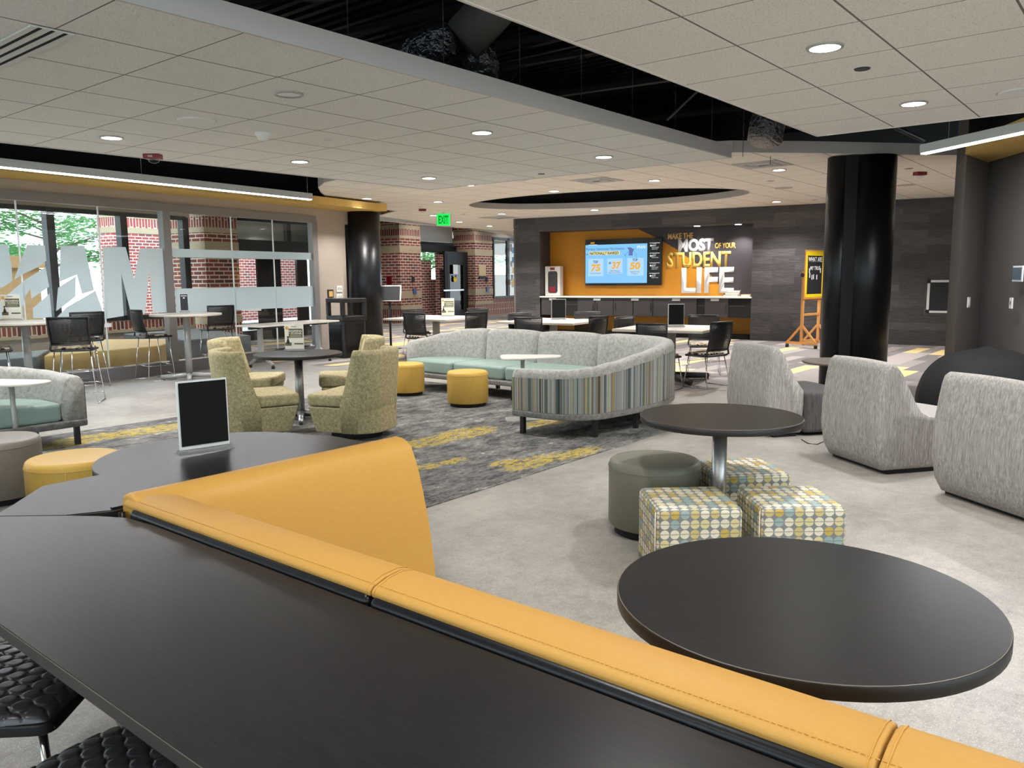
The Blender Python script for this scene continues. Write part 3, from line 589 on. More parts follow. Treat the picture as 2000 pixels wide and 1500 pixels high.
struct(bobj(MB().box(35.5, 47, 22, 22.1, 0, 1.7).box(35.5, 47, 22, 22.1, 2.74, 4.2).box(38.3, 47, 22, 22.1, 1.6, 2.8), 'wall_office', 'cream_wall'))
struct(bobj(MB().box(28.6, 46, 17.4, 21.9, 3.45, 3.5), 'ceiling_office', 'white_paint'))
# black jamb at the far left, brown door, brick wall with opening
struct(bobj(MB().bar((17.45, 16.2, 2.15), (21.6, 19.35, 2.15), .12, 4.3).box(21.5, 22.42, 19.3, 19.42, 0, 4.3), 'wall_dark_opening', 'groove_black'))  # dark diagonal wall added to keep daylight from entering beside the pier
struct(bobj(MB().box(22.4, 35.5, 22.0, 22.1, 2.95, 4.3).box(12.9, 17.4, 16.14, 16.26, 3.24, 4.3), 'wall_light_block_rear', 'void_black'))  # upper walls added to stop daylight leaking in under the deck
struct(bobj(MB().box(26.14, 26.67, 18.1, 18.3, 0, 2.53), 'wall_brick_strip', 'brick')); struct(bobj(MB().box(24.3, 25.6, 18.1, 18.3, 0, 2.22).box(25.6, 25.86, 18.1, 18.3, 0, 1.5), 'wall_brick_return', 'brick')); struct(bobj(MB().box(24.0, 27.25, 18.02, 18.16, 2.53, 2.82), 'wall_entrance_lintel', 'groove_black'))
tag(bobj(MB().box(25.9, 26.9, 19.2, 19.9, 0, 1.45), 'reception_desk', 'plate_grey'), 'pale grey desk seen through the opening in the brick wall', 'desk')
dr = thing('door_1', None, None, tuple(B(26.35, 17.5)), TH); struct(dr)
MB().box(-.72, -.6, -.02, .06, 0, 2.46).box(.78, .88, -.02, .06, 0, 2.46).box(-.72, .88, -.02, .06, 2.46, 2.56).build('door_frame', 'groove_black', dr)
MB().box(-.6, -.42, -.03, .05, 0, 2.46).box(.52, .78, -.03, .05, 0, 2.46).box(-.42, .52, -.03, .05, 0, .3).box(-.42, .52, -.03, .05, 2.05, 2.46).build('door_leaf', 'groove_black', dr)
MB().box(-.42, .52, 0, .006, .3, 2.05).build('door_glass', 'dark_glass', dr); MB().box(-.95, .45, -.1, -.06, 1.05, 1.11).build('push_bar', 'brushed_steel', dr)
struct(bobj(MB().box(26.67, 28.5, 18.16, 18.3, 0, 2.6), 'wall_behind_door', 'brick'))
def wthing(name, label, cat, s_, t_, z, rz=TH, group=None): return thing(name, label, cat, tuple(B(s_, t_, z)), rz, group)
q = wthing('poster', 'white poster with a yellow emblem on the glass of the brown door', 'poster', 26.25, 17.45, 1.5)
MB().box(-.16, .16, -.02, -.0, 0, .36).build('sheet', 'paper_white', q); MB().lathe([(.11, 0), (.11, .01)], (0, 0, 0), 20).build('emblem', 'trim_yellow', q).rotation_euler = (R(90), 0, 0); q.children[-1].location = (0, -.02, .20)
MB().add([(-.08, -.034, .15), (.08, -.034, .15), (0, -.034, .06)], [(0, 1, 2)]).build('emblem_tip', 'board_black', q)
q = wthing('wall_plaque', 'tan room plaque with dark lower edge on the right brick pier', 'sign', 27.75, 17.11, 1.62)
MB().box(-.25, .25, -.0, .03, 0, .42).build('plate', 'tan_sign', q); MB().box(-.25, .25, -.01, .03, -.12, -.02).build('number_strip', 'board_black', q)
for u, v, lb, s_t in ((787+20, 546, 'small black box on the left brick pier, upper', 'l'), (951, 546, 'small black box on the right brick pier', 'r')):
    ss, zz = onT(u, v, 17.12); q = wthing('call_box', lb, 'box', ss, 17.13, zz); MB().box(-.06, .06, -.03, .0, -.1, .1).build('case', 'board_black', q)
for u, v, lb in ((810, 569, 'blue accessibility push plate on the left brick pier'), (952, 565, 'blue push plate on the right brick pier')):
    ss, zz = onT(u, v, 17.12); q = wthing('push_plate', lb, 'sign', ss, 17.13, zz); MB().box(-.09, .09, -.03, .0, -.1, .1).build('plate', 'screen_purple' if False else 'blue_plate', q)
ss, zz = onT(777, 547, 18.0)
q = wthing('fire_alarm_pull', 'small red pull station on the left brick pier', 'alarm', 22.37, 17.6, zz); MB().box(-.04, .02, -.09, .09, -.14, .14).build('case', 'strobe_red', q)
# fabric banners seen in the right far window
q = wthing('window_decoration', 'blue and yellow paper cut-outs on the far window', 'decoration', 30.3, 17.0, 1.0)
rr = random.Random(5)
for k in range(26):
    x_, z_ = rr.uniform(-.3, 1.2), rr.uniform(-.1, 1.95); mt = ('paper_blue', 'paper_blue', 'paper_blue2') [k % 3] if z_ > 1.15 or k % 5 == 0 else 'letter_gold'
    MB().box(x_-.09, x_+.09, -.02-k*.0005, -.012-k*.0005, z_-.12, z_+.12).build('cutout', mt, q, bevel=.0).rotation_euler = (0, 0, 0)

def plain_lamp(lb, p, z, watts, grp):
    q = B(*p); return (lb, q.x, q.y, z, watts, grp)
EXTRA = [plain_lamp('added fill downlight of the corridor ceiling behind the glass partition', (s_, 13.9), 3.18, 130, 'added corridor downlights behind the glass') for s_ in (6.0, 9.0, 12.0)]  # unseen corridor lamps added to brighten the benches
EXTRA += [plain_lamp('added fill downlight of the vestibule behind the black storefront', (s_, 16.9), 3.2, 130, 'added vestibule downlights') for s_ in (14.9, 16.4)]  # unseen lamps added so the transom panes look lit
EXTRA += [plain_lamp('added fill downlight high over the brick entrance', (s_, t_), 4.28, 170, 'added entrance downlights') for s_, t_ in ((20.6, 16.4), (23.2, 16.0), (26.6, 16.2), (29.5, 16.0))]  # hidden lamps added to brighten the brick piers
EXTRA += [plain_lamp('lit downlight of the far office ceiling', (s_, 19.4), 3.45, 200, 'office downlights') for s_ in (30.5, 34, 38)]
# ---------------------------------------------------------------- ceiling lamps and devices
def lamp(loc, rz=0, watts=None, spot=True, size=R(125)):
    l = bpy.data.lights.new('bulb', 'SPOT'); l.energy = watts or LAMP; l.spot_size = size; l.spot_blend = .6; l.shadow_soft_size = .06; l.color = (1, .975, .95); return l
def downlight(label, x, y, z, lit=True, r=.088, watts=None, group='recessed ceiling downlights'):
    t = thing('downlight', label, 'ceiling light', (x, y, z), 0, group)
    MB().lathe([(r, .0), (r, -.012), (r*1.18, -.012), (r*1.22, -.004), (r*1.22, .0)], (0, 0, 0), 28, cap=False).build('trim_ring', 'silver_paint', t)
    if lit:
        MB().cyl((0, 0, 0), r, -.011, -.005, 28).build('lens', 'lamp_white', t)
        l = bpy.data.objects.new('bulb', lamp(None, watts=watts)); col.objects.link(l); l.parent = t; l.location = (0, 0, -.03)
    else:
        MB().cyl((0, 0, 0), r, -.008, -.003, 28).build('reflector', 'chrome', t)
    return t
gl = 'recessed downlights in the left lowered ceiling'
downlight('unlit chrome downlight in the left lowered ceiling', 3.71, 5.12, DL, False, .088, group=None)
for x_, y_, lb in ((3.68, 7.87, 'lit downlight nearest the red strobe above the left linear lamp'), (5.82, 7.88, 'lit downlight above the left linear lamp, beside the dark soffit'), (5.83, 5.10, 'lit downlight in middle of the left lowered ceiling'), (7.92, 7.89, 'lit downlight at the far corner of the left lowered ceiling'), (7.91, 5.09, 'lit downlight near the right tip of the left lowered ceiling')): downlight(lb, x_, y_, DL, group=gl)
downlight('big lit downlight in the right lowered ceiling', 5.08, 1.71, DL, group='downlights in the right lowered ceiling'); downlight('lit downlight near the edge of right lowered ceiling, above the pillar', 7.18, 1.70, DL, group='downlights in the right lowered ceiling')
for x_, y_ in ((3.0, 1.71), (1.0, 1.71), (1.6, 5.1), (1.6, 7.88), (-.4, 5.1), (5.08, -.4), (3.0, -.4), (1, -.4), (7.18, -.9), (-.4, 7.88), (-1.4, 1.7), (-1.4,-1.2)): downlight('added fill downlight above the near tables, out of the picture', x_, y_, DL, watts=105, group='added fill downlights above the near tables')  # unseen downlights added as fill light around the camera
gf = 'small downlights in the far cream ceiling'
for x_, y_, lb in ((10.79, 12.49, 'lit far downlight right of the rounded ceiling end'), (14.83, 15.04-.4, 'lit far downlight under the red strobe near the exit sign'), (17.05, 15.81, 'lit far downlight right of the exit sign'), (19.05, 16.4, 'lit far downlight above the right brick pier'), (15.67, 13.08, 'lit far downlight under the left rim of the oval opening'), (21.06, 17.0, 'lit far downlight above the far window'), (12.14, 6.81, 'lit far downlight before the oval opening'), (12.26, 4.74, 'lit far downlight beside the square air diffuser'), (17.45, 6.78, 'lit far downlight close to the wood wall')): downlight(lb, x_, y_, DF, watts=LAMP*(2.6 if x_ > 11 else 1.2), group=gf)
for x_, y_ in ((12.3, 9.0), (12.3, 12.0), (16.4, 4.6), (14.5, 2.2), (16.4, 10.8), (10.5, 9.5)): downlight('lit far downlight hidden by the lowered ceiling or a column', x_, y_, DF, watts=LAMP*2.6, group='hidden downlights in the far ceiling')
q = P(1240, 367, 3.35); downlight('lit downlight inside the oval opening', 12.93+1.0, 7.65+.3, 3.5, watts=50, group=None)
def disc(name, label, x_, y_, z, r, mat, h=.012, cat='speaker', dome=0):
    t = thing(name, label, cat, (x_, y_, z)); MB().lathe([(r, 0), (r, -h*.5), (r*.94, -h)]+([(r*.55, -h-dome), (r*.2, -h-dome*1.15)] if dome else []), (0, 0, 0), 36).build('cover', mat, t)
    MB().lathe([(r*1.0, -.0), (r*1.06, -.004), (r*1.06, 0)], (0, 0, 0), 36, cap=False).build('rim', 'silver_light', t); return t
disc('ceiling_speaker', 'large round white speaker in the left lowered ceiling', 3.78, 6.53, DL, .155, 'white_plastic'); disc('ceiling_speaker', 'round white speaker cut by the right picture edge', 7.28, .98, DL, .155, 'white_plastic')
disc('occupancy_sensor', 'white cone-shaped sensor hanging from left lowered ceiling', 4.48, 6.60, DL, .075, 'white_plastic', .02, 'sensor', .05); disc('sprinkler_cover', 'small white disc in the left lowered ceiling', 5.11, 6.47, DL, .045, 'silver_light', .01, 'sprinkler')
disc('sprinkler_cover', 'small dark disc near tip of the left lowered ceiling', 8.63, 6.52, DL, .045, 'pipe_black', .01, 'sprinkler'); disc('sprinkler_cover', 'small black disc in the right lowered ceiling', 5.76, 1.69, DL, .05, 'pipe_black', .01, 'sprinkler')
for u, v, lb in ((1530, 367, 'pale round speaker in the far ceiling left of pillar'), (1770, 361, 'pale round speaker in the far ceiling right of pillar'), (1015, 345+5, 'pale round speaker in the far ceiling before the oval')):
    q = P(u, v, DF); disc('ceiling_speaker', lb, q.x, q.y, DF, .16, 'grey_edge', .008)
for u, v, lb in ((1505, 353, 'small disc in far ceiling left of pillar'), (1775, 329, 'small disc in far ceiling right of pillar'), (1590, 390, 'small disc low in far ceiling next to pillar'), (821, 404, 'small disc in far ceiling behind red strobe'), (905, 418, 'small sensor disc right of the exit sign')):
    q = P(u, v, DF); disc('sprinkler_cover', lb, q.x, q.y, DF, .06, 'grey_edge', .01, 'sprinkler')
def strobe(label, x_, y_, z, rz, fire=False):
    t = thing('fire_strobe', label, 'alarm', (x_, y_, z), rz)
    MB().box(-.085, .085, -.06, .06, -.05, 0).build('body', 'strobe_red', t, bevel=.006)
    MB().lathe([(.055, -.05), (.056, -.065), (.045, -.085), (.02, -.095)], (.01, 0, 0), 16).build('lens', 'clear_lens', t)
    if fire: text('lettering', 'FIRE', .028, 'paper_white', t, (-.03, -.062, -.036), 0, ex=.0006)
    return t
strobe('red fire strobe marked FIRE under the left lowered ceiling', 4.45, 8.60, DL, R(-50), True)
q = P(825, 408, DF); strobe('red fire strobe left of the exit sign', q.x, q.y, DF, R(-45)); q = P(1797, 336, DF); strobe('red fire strobe right of the black pillar', q.x, q.y, DF, R(-40))
q = P(866, 414, DF); t = thing('exit_sign', 'green lit EXIT sign hanging under far ceiling', 'exit sign', (q.x, q.y, DF), R(-51))
MB().box(-.03, .03, -.03, .03, -.05, 0).build('bracket', 'silver_light', t); MB().box(-.155, .155, -.02, .02, -.32, -.05).build('panel', 'exit_green', t); MB().box(-.175, .175, -.016, .016, -.335, -.035).build('housing', 'silver_light', t)
fit_text('lettering', 'EXIT', 'exit_letter', t, 0, .25, 0, .20, lambda a, b: (-.125, -.022, -.285), 0, .002, .05)
def vent(label, u, v, rz=0, sz=.33):
    q = P(u, v, DF); t = thing('air_diffuser', label, 'air vent', (q.x, q.y, DF), rz)
    MB().box(-sz, sz, -sz, sz, -.008, 0).build('plate', 'plate_grey', t)
    for k in range(3): a = sz*(.62-.18*k); mb = MB(); [mb.bar(p, q_, .02, .012) for p, q_ in (((-a, -a, -.016), (a, -a, -.016)), ((a, -a, -.016), (a, a, -.016)), ((a, a, -.016), (-a, a, -.016)), ((-a, a, -.016), (-a, -a, -.016)))]; mb.build('louvre', 'silver_light', t)
    MB().box(-sz*.25, sz*.25, -sz*.25, sz*.25, -.014, -.009).build('core', 'pipe_black', t)
vent('square grey air diffuser in the far ceiling above the wall lettering', 1490, 321); vent('square air diffuser before the oval opening', 1165, 352); vent('square air diffuser behind left rim of the oval opening', 975, 425, 0, .4)
# linear slot diffuser upper left
t = thing('slot_diffuser', 'white slot air diffuser at the upper left corner', 'air vent', (1.62, 5.2, DL), 0)
MB().box(-.11, .11, -3.5, .0, -.012, -.002).build('plate', 'silver_light', t)
for k in range(3): MB().box(-.075+k*.065, -.055+k*.065, -3.5, -.03, -.0135, -.011).build('slot', 'black_matte', t)
t.location = (1.96, 8.27, DL)
# linear pendants
def linear(label, a, b, z, watts):
    a, b = Vector(a), Vector(b); L_ = (b-a).length; rz = math.atan2((b-a).y, (b-a).x); t = thing('linear_pendant', label, 'pendant light', (a.x, a.y, z), rz)
    MB().box(0, L_, -.045, .045, .012, .10).build('housing', 'silver_light', t, bevel=.003); MB().box(.01, L_-.01, -.036, .036, -.0, .013).build('diffuser', 'linear_white', t)
    for k in (.35, L_/2, L_-.06): MB().tube([(k, 0, .1), (k, 0, 1.3)], .003, 5).build('suspension_cable', 'silver_paint', t)
    l = bpy.data.lights.new('strip', 'AREA'); l.shape = 'RECTANGLE'; l.size = L_; l.size_y = .06; l.energy = watts; l.color = (.96, .97, 1)
    lo = bpy.data.objects.new('strip', l); col.objects.link(lo); lo.parent = t; lo.location = (L_/2, 0, -.02)
linear('long white linear lamp hanging before the gold soffit at left', P(-260, 301, 2.75)+(P(607, 391, 2.75)-P(0, 329, 2.75))*0, P(607, 391, 2.75), 2.75, 150)
linear('white linear lamp hanging at the upper right by the grey wall', (9.45, 2.12, 0), (7.2, -.75, 0), 2.78, 90)
# open plenum: ducts, pipes, trusses
def duct(label, pts, r, mat='duct_grey', n=18, name='air_duct'): return tag(MB().tube(pts, r, n).build(name, mat), label, 'duct')
dct = thing('air_duct', 'fat dark duct with foil ends above the open ceiling gap', 'duct', (4.75, 4.35, 3.25))
MB().tube([(.55, -.6, .85), (.28, -.3, .5), (.0, .0, .08)], .17, 20).build('insulated_sleeve', 'duct_grey', dct)
MB().tube([(.1, -.02, .1), (.3, .05, .0), (.42, .15, -.15)], .15, 20).build('foil_bend', 'foil', dct, sub=1); MB().tube([(.0, .0, .14), (-.16, .22, .05), (-.2, .5, .0)], [.17, .16, .14], 20).build('foil_bend', 'foil', dct, sub=1)
tag(MB().tube([(9.7, 3.75, 4.1), (9.5, 3.8, 3.5), (9.35, 3.8, 3.1)], .2, 16).build('flexible_duct', 'foil'), 'shiny black flexible duct near the far end of gap', 'duct')
for k, (pts, r, lb) in enumerate((([(-2, 3.0, 3.3), (12, 2.7, 3.3)], .03, 'thin black pipe along right edge of ceiling gap'), ([(-2, 3.4, 3.75), (12, 3.5, 3.75)], .05, 'black sprinkler main in the ceiling gap'), ([(-2, 4.4, 3.9), (12, 4.3, 3.9)], .045, 'black conduit high over the left ceiling slab'))):
    tag(MB().tube(pts, r, 10).build('ceiling_pipe', 'pipe_black'), lb, 'pipe')
tag(MB().tube([(2.9, 4.6, 3.3), (3.3, 4.2, 3.25), (3.9, 3.9, 3.5), (4.6, 3.6, 3.7)], .025, 8).build('cable', 'pipe_black'), 'black cable bundle curving over the left slab edge', 'cable')
tag(MB().tube([(6.9, 2.83, 3.31), (6.95, 3.0, 3.27), (7.0, 3.45, 3.25), (7.0, 3.8, 3.0)], .012, 8).build('cable', 'pipe_black'), 'thin black cable hanging in the middle of the gap', 'cable')
tag(MB().tube([(9.9, 2.55, 3.9), (9.85, 2.3, 3.5), (9.6, 2.35, 3.18), (9.3, 2.6, 3.14)], .016, 8).build('cable', 'white_plastic'), 'white cable looping above the right linear lamp', 'cable')
deck = MB()
for k in range(90): deck.box(-2+k*.16, -2+k*.16+.07, -2, 20, 4.22, 4.27)
tag(deck.build('metal_deck', 'void_metal'), 'corrugated metal deck seen in the open ceiling gap', 'deck', None, 'stuff')
for k in range(7):
    t = thing('ceiling_truss', 'dark roof truss crossing the open ceiling gap', 'truss', (.5+k*2.1, 0, 0), R(8), 'roof trusses')
    MB().box(-.04, .04, -2, 14, 4.1, 4.16).box(-.04, .04, -2, 14, 3.68, 3.74).build('chord', 'void_metal', t); wb = MB()
    for j in range(20): wb.tube([(0, -2+j*.8, 3.7), (0, -1.6+j*.8, 4.12), (0, -1.2+j*.8, 3.7)], .012, 5)
    wb.build('web', 'void_metal', t)
for k in range(9): tag(MB().tube([(3.6+k*.9, 4.3, 3.02), (3.6+k*.9, 4.3, 4.2)], .004, 5).build('hanger_rod', 'pipe_black'), 'thin black rod hanging the left lowered ceiling', 'rod', 'hanger rods of the lowered ceiling')
# ---------------------------------------------------------------- columns
t = thing('black_column', 'glossy black double pillar right of the easel', 'column', (12.3, 0, 0), 0)
q = P(1683, 303, DF); t.location = (q.x+.12, q.y, 0); t.rotation_euler = (0, 0, YAW-R(90)+R(0))
MB().cyl((.12, 0, 0), .305, 0, DF-.01, 48).build('main_shaft', 'column_black', t); MB().cyl((-.27, .06, 0), .19, 0, DF-.01, 40).build('side_shaft', 'column_black', t); MB().box(-.30, .05, -.16, .25, 0, DF-.01).build('groove', 'groove_black', t)
s_, z_ = onT(715, 500, 11.1)
t = thing('black_column', 'glossy black pillar under the gold soffit behind the trash can', 'column', tuple(B(13.62, 11.35)), YAW-R(90))
MB().cyl((-.02, 0, 0), .35, 0, 2.95, 48).build('main_shaft', 'column_black', t); MB().box(-.42, -.1, .0, .25, 0, 2.95).build('side_panel', 'groove_black', t)

for lb, x_, y_, z_, wt, gr in EXTRA: downlight(lb, x_, y_, z_, watts=wt, group=gr)
cv = MB(); pv = [OC.xy+BU.xy*1.5*math.cos(a)+BV.xy*2.7*math.sin(a) for a in [math.pi*(1.0+.5*(k/16-.5)*1.2)+.25 for k in range(17)]]
for a, b in zip(pv[:-1], pv[1:]): cv.bar((a.x, a.y, 4.0), (b.x, b.y, 4.0), .12, .06)
tag(cv.build('cove_light', 'blue_glow'), 'blue cove light strip high inside the oval ceiling opening', 'cove light')
# ---------------------------------------------------------------- foreground booth: counters, banquette
def counter(label, pts, z1=.74, th=.035, lam='dark_laminate_cross'):
    c = Vector((sum(p[0] for p in pts)/len(pts), sum(p[1] for p in pts)/len(pts))); t = thing('counter_table', label, 'table', (c.x, c.y, 0))
    q = [(p[0]-c.x, p[1]-c.y) for p in pts]; MB().prism(q, z1-th, z1-.0015).build('edge_band', 'dark_edge', t, bevel=.0015)
    MB().prism([(a, b) for a, b in q], z1-.003, z1).build('tabletop', lam, t); e = MB()
    for i in range(len(q)): e.bar((q[i][0], q[i][1], z1-.004), (q[(i+1) % len(q)][0], q[(i+1) % len(q)][1], z1-.004), .0016, .0014)
    e.build('edge_highlight', 'edge_line', t); return t, c  # pale line drawn in as the highlight along the counter edge
t, c = counter('long near dark counter along the yellow bench back, with quilted stools', [(.63, -.9), (1.235, -.9)]+[(1.235, 2.55), (1.22, 2.70), (1.17, 2.80), (1.10, 2.90)]+[(.945, 3.085), (.63, 2.74)])
for y_ in (-.6, 0.2): MB().box(1.0-c.x, 1.2-c.x, y_-.02-c.y, y_+.02-c.y, 0, .705).build('panel_leg', 'dark_edge', t)
t, c = counter('far dark counter with the black tent sign, joined in a corner', [(1.235, 2.835), (1.105, 2.906), (.95, 3.09), (1.22, 3.40), (2.46, 3.43), (2.56, 3.33), (2.56, 2.86)], lam='dark_laminate')
for x_ in (1.5, 2.4): MB().box(x_-.02-c.x, x_+.02-c.x, 2.95-c.y, 3.3-c.y, 0, .705).build('panel_leg', 'dark_edge', t)
t = thing('round_table', 'dark half-hidden round table behind the counter with the tent sign', 'table', (2.07, 3.53, 0))
def rtop(t, r, z1, lam, th=.035, edge='dark_edge', n=72):
    MB().lathe([(r-.002, z1-th), (r, z1-th+.002), (r, z1-.003), (r-.0015, z1-.0005)], (0, 0, 0), n).build('edge_band', edge, t)
    MB().lathe([(r-.0015, z1-.0006), (r-.0035, z1+.0002)], (0, 0, 0), n, cap=False).build('edge_highlight', 'edge_line', t)  # pale ring drawn in as the highlight on the table rim
    MB().lathe([(r-.003, z1-.001), (r-.0032, z1+.0003)], (0, 0, 0), n).build('tabletop', lam, t, smooth=False)
rtop(t, .56, .702, 'dark_laminate'); MB().cyl((.1, .1, 0), .04, .01, .668).build('pole', 'brushed_steel', t); MB().cyl((.1, .1, 0), .24, 0, .012, 32).build('base', 'brushed_steel', t)
bq = thing('banquette', 'corner booth bench with mustard yellow vinyl backs, near the camera', 'booth bench', (0, 0, 0))
# back 1 (along Y): black body and yellow cap
MB().profile_x([(0, 0), (0, 0)], 0, 0) if False else None
def yrun(prof, y0, y1, name, mat, parent, n=1, cut=None, **k):   # (x,z) outline extruded along y; cut: mitre
    m_ = len(prof); v = []
    for y in (y0, y1):
        for x_, z_ in prof: v.append((x_, y if not (cut and y == y1) else y+cut(x_), z_))
    A = sum(prof[i][0]*prof[(i+1) % m_][1]-prof[(i+1) % m_][0]*prof[i][1] for i in range(m_))
    fs = [tuple(range(m_)), tuple(range(m_, 2*m_))[::-1]]+[(i, m_+i, m_+(i+1) % m_, (i+1) % m_) for i in range(m_)]
    if A > 0: fs = [f[::-1] for f in fs]
    fs = [f[::-1] for f in fs] if False else fs
    o = MB().add(v, fs).build(name, mat, parent, **k); return o
capx = [(1.258, .752), (1.256, .766), (1.266, .777), (1.31, .790), (1.36, .794), (1.395, .786), (1.412, .764), (1.412, .70), (1.41, .62), (1.40, .62), (1.40, .745)]
seams = [-.95, .30, 1.49, 2.80]
for i in range(3):
    a, b = seams[i], seams[i+1]
    yrun(capx, a+.002, b-.002, 'back_cap', 'yellow_vinyl_top', bq, bevel=.008, seg=3, cut=(lambda x_: (x_-1.262)*-1.0+.0) if i == 2 else None)
    MB().box(1.243, 1.30, a+.002, b-.002 if i < 2 else 2.74, .52, .757).build('back_panel', 'black_vinyl', bq, bevel=.022, seg=4)
MB().box(1.29, 1.40, -.95, 2.70, .02, .75).build('back_body', 'yellow_vinyl', bq); MB().box(1.25, 1.29, -.95, 2.72, .02, .53).build('rear_panel', 'black_vinyl', bq)
# seams and stitches
for s_ in (.30, 1.49):
    for d_ in (-.014, .014): MB().tube([(1.257, s_+d_, .754), (1.256, s_+d_, .767), (1.267, s_+d_, .7785), (1.31, s_+d_, .7915), (1.36, s_+d_, .7952), (1.396, s_+d_, .787), (1.413, s_+d_, .764)], .0013, 5).build('seam', 'piping_yellow', bq)
st = MB()
for k in range(330):
    y_ = -.9+k*.0112; st.bar((1.274, y_, .7805), (1.274, y_+.007, .7805), .0016, .0016)
st.build('stitching', 'piping_yellow', bq)['kind'] = 'stuff'
MB().box(1.40, 1.86, -.95, 2.45, .30, .43).build('seat_cushion', 'yellow_vinyl', bq, bevel=.03, seg=3) if False else None
MB().box(1.40, 1.47, -.95, 2.60, .06, .40).build('seat_cushion', 'yellow_vinyl', bq, bevel=.02, seg=3)
# back 2 (along X): big sloping yellow front, profile in (y, z)
pr2 = [(2.842, .02), (2.842, .735), (2.84, .765), (2.828, .788), (2.80, .798), (2.765, .797), (2.73, .785), (2.70, .762), (2.68, .72), (2.655, .66), (2.625, .55), (2.59, .40), (2.56, .20), (2.545, .02)]
MB().profile_x(pr2[::-1], 1.27, 2.56).build('back_wing', 'yellow_vinyl', bq, bevel=.012, seg=3)
ed = [(2.5605, y_+.012, z_-.006) for y_, z_ in pr2[5:]]; MB().tube(ed, .0014, 6).build('piping', 'piping_yellow', bq)
MB().box(1.235, 2.54, 2.838, 2.852, .02, .748).build('wing_rear_panel', 'black_vinyl', bq); MB().tube([(1.25, 2.80, .0), (1.25, 2.80, .735)], .012, 10).build('corner_post', 'black_vinyl', bq)
# tent signs
def tent(label, loc, rz, wd, ht, face, group=None, lean=.0):
    t = thing('tabletop_sign', label, 'table sign', loc, rz, group)
    MB().box(-wd/2-.012, wd/2+.012, -.035, .035, 0, .004).build('base', 'clear_acrylic', t, bevel=.0015); MB().box(-wd/2-.01, wd/2+.01, -.008, .008, .004, .02).build('base_bar', 'clear_acrylic', t)
    MB().box(-wd/2, wd/2, -.004, -.0025, .012, ht).box(-wd/2, wd/2, .0025, .004, .012, ht).box(-wd/2, wd/2, -.004, .004, ht-.002, ht).build('acrylic_sleeve', 'clear_lens', t)
    if face == 'black':
        MB().box(-wd/2+.002, wd/2-.002, -.002, .002, .016, ht-.004).build('card', 'paper_white', t); MB().box(-wd/2+.012, wd/2-.008, -.0062, -.0045, .036, ht-.012).build('black_insert', 'black_matte', t)
    elif face == 'roar':
        MB().box(-wd/2+.002, wd/2-.002, -.002, .002, .016, ht-.004).build('card', 'paper_cream', t)
        k = wd/.2; f = -.0062
        MB().box(-.055*k, .088*k, f, f+.001, .5*ht, .83*ht).build('title_block', 'paper_dark', t)
        MB().box(-.095*k, -.03*k, f, f+.001, .19*ht, .31*ht).box(.0*k, .092*k, f, f+.001, .24*ht, .29*ht).build('footer_block', 'paper_dark', t)
        MB().cyl((0, 0, 0), .017*k, 0, .0012, 16).build('badge', 'paper_orange', t, loc=(-.074*k, f, .86*ht)).rotation_euler = (R(90), 0, 0)
        MB().cyl((0, 0, 0), .009*k, 0, .0012, 12).add([(-.02*k, -.065*k, .0006), (.02*k, -.065*k, .0006), (0, 0, .0006)], [(0, 1, 2)]).build('mascot', 'board_black', t, loc=(-.065*k, f, .52*ht)).rotation_euler = (R(90), 0, 0)
        fit_text('title', 'ROARING', 'paper_cream', t, -.05*k, .083*k, .71*ht, .78*ht, lambda a, b: (a, f-.0008, b), 0, .0006, .02)
        fit_text('title', 'SCHOOL', 'paper_cream', t, -.028*k, .083*k, .625*ht, .695*ht, lambda a, b: (a, f-.0008, b), 0, .0006, .02)
        fit_text('title', 'INTO', 'paper_cream', t, -.052*k, -.032*k, .645*ht, .675*ht, lambda a, b: (a, f-.0008, b), 0, .0006, .01)
        for j in range(2): MB().box(-.04*k, .075*k, f-.0008, f, (.585-.05*j)*ht, (.59-.05*j)*ht+.0015).build('text_line', 'paper_cream', t)
        fit_text('heading', 'PNW', 'paper_dark', t, -.03*k, .03*k, .885*ht, .935*ht, lambda a, b: (a, f, b), 0, .0006, .0, .3)
    else:
        MB().box(-wd/2+.002, wd/2-.002, -.002, .002, .016, ht-.004).build('card', 'paper_white', t); MB().box(-wd/2+.006, wd/2-.006, -.0062, -.0045, .03, ht-.008).build('poster_print', 'poster_dark', t)
        MB().box(-wd*.36, wd*.36, -.0075, -.006, ht*.86, ht*.90).box(-wd*.12, wd*.12, -.0075, -.006, ht*.74, ht*.80).build('title_strip', 'paper_white', t)
    return t
tent('acrylic sign with black sheet standing on the near dark counter', (1.962, 3.48, .74), math.atan2(-.04, .24)-R(0), .24, .345, 'black')
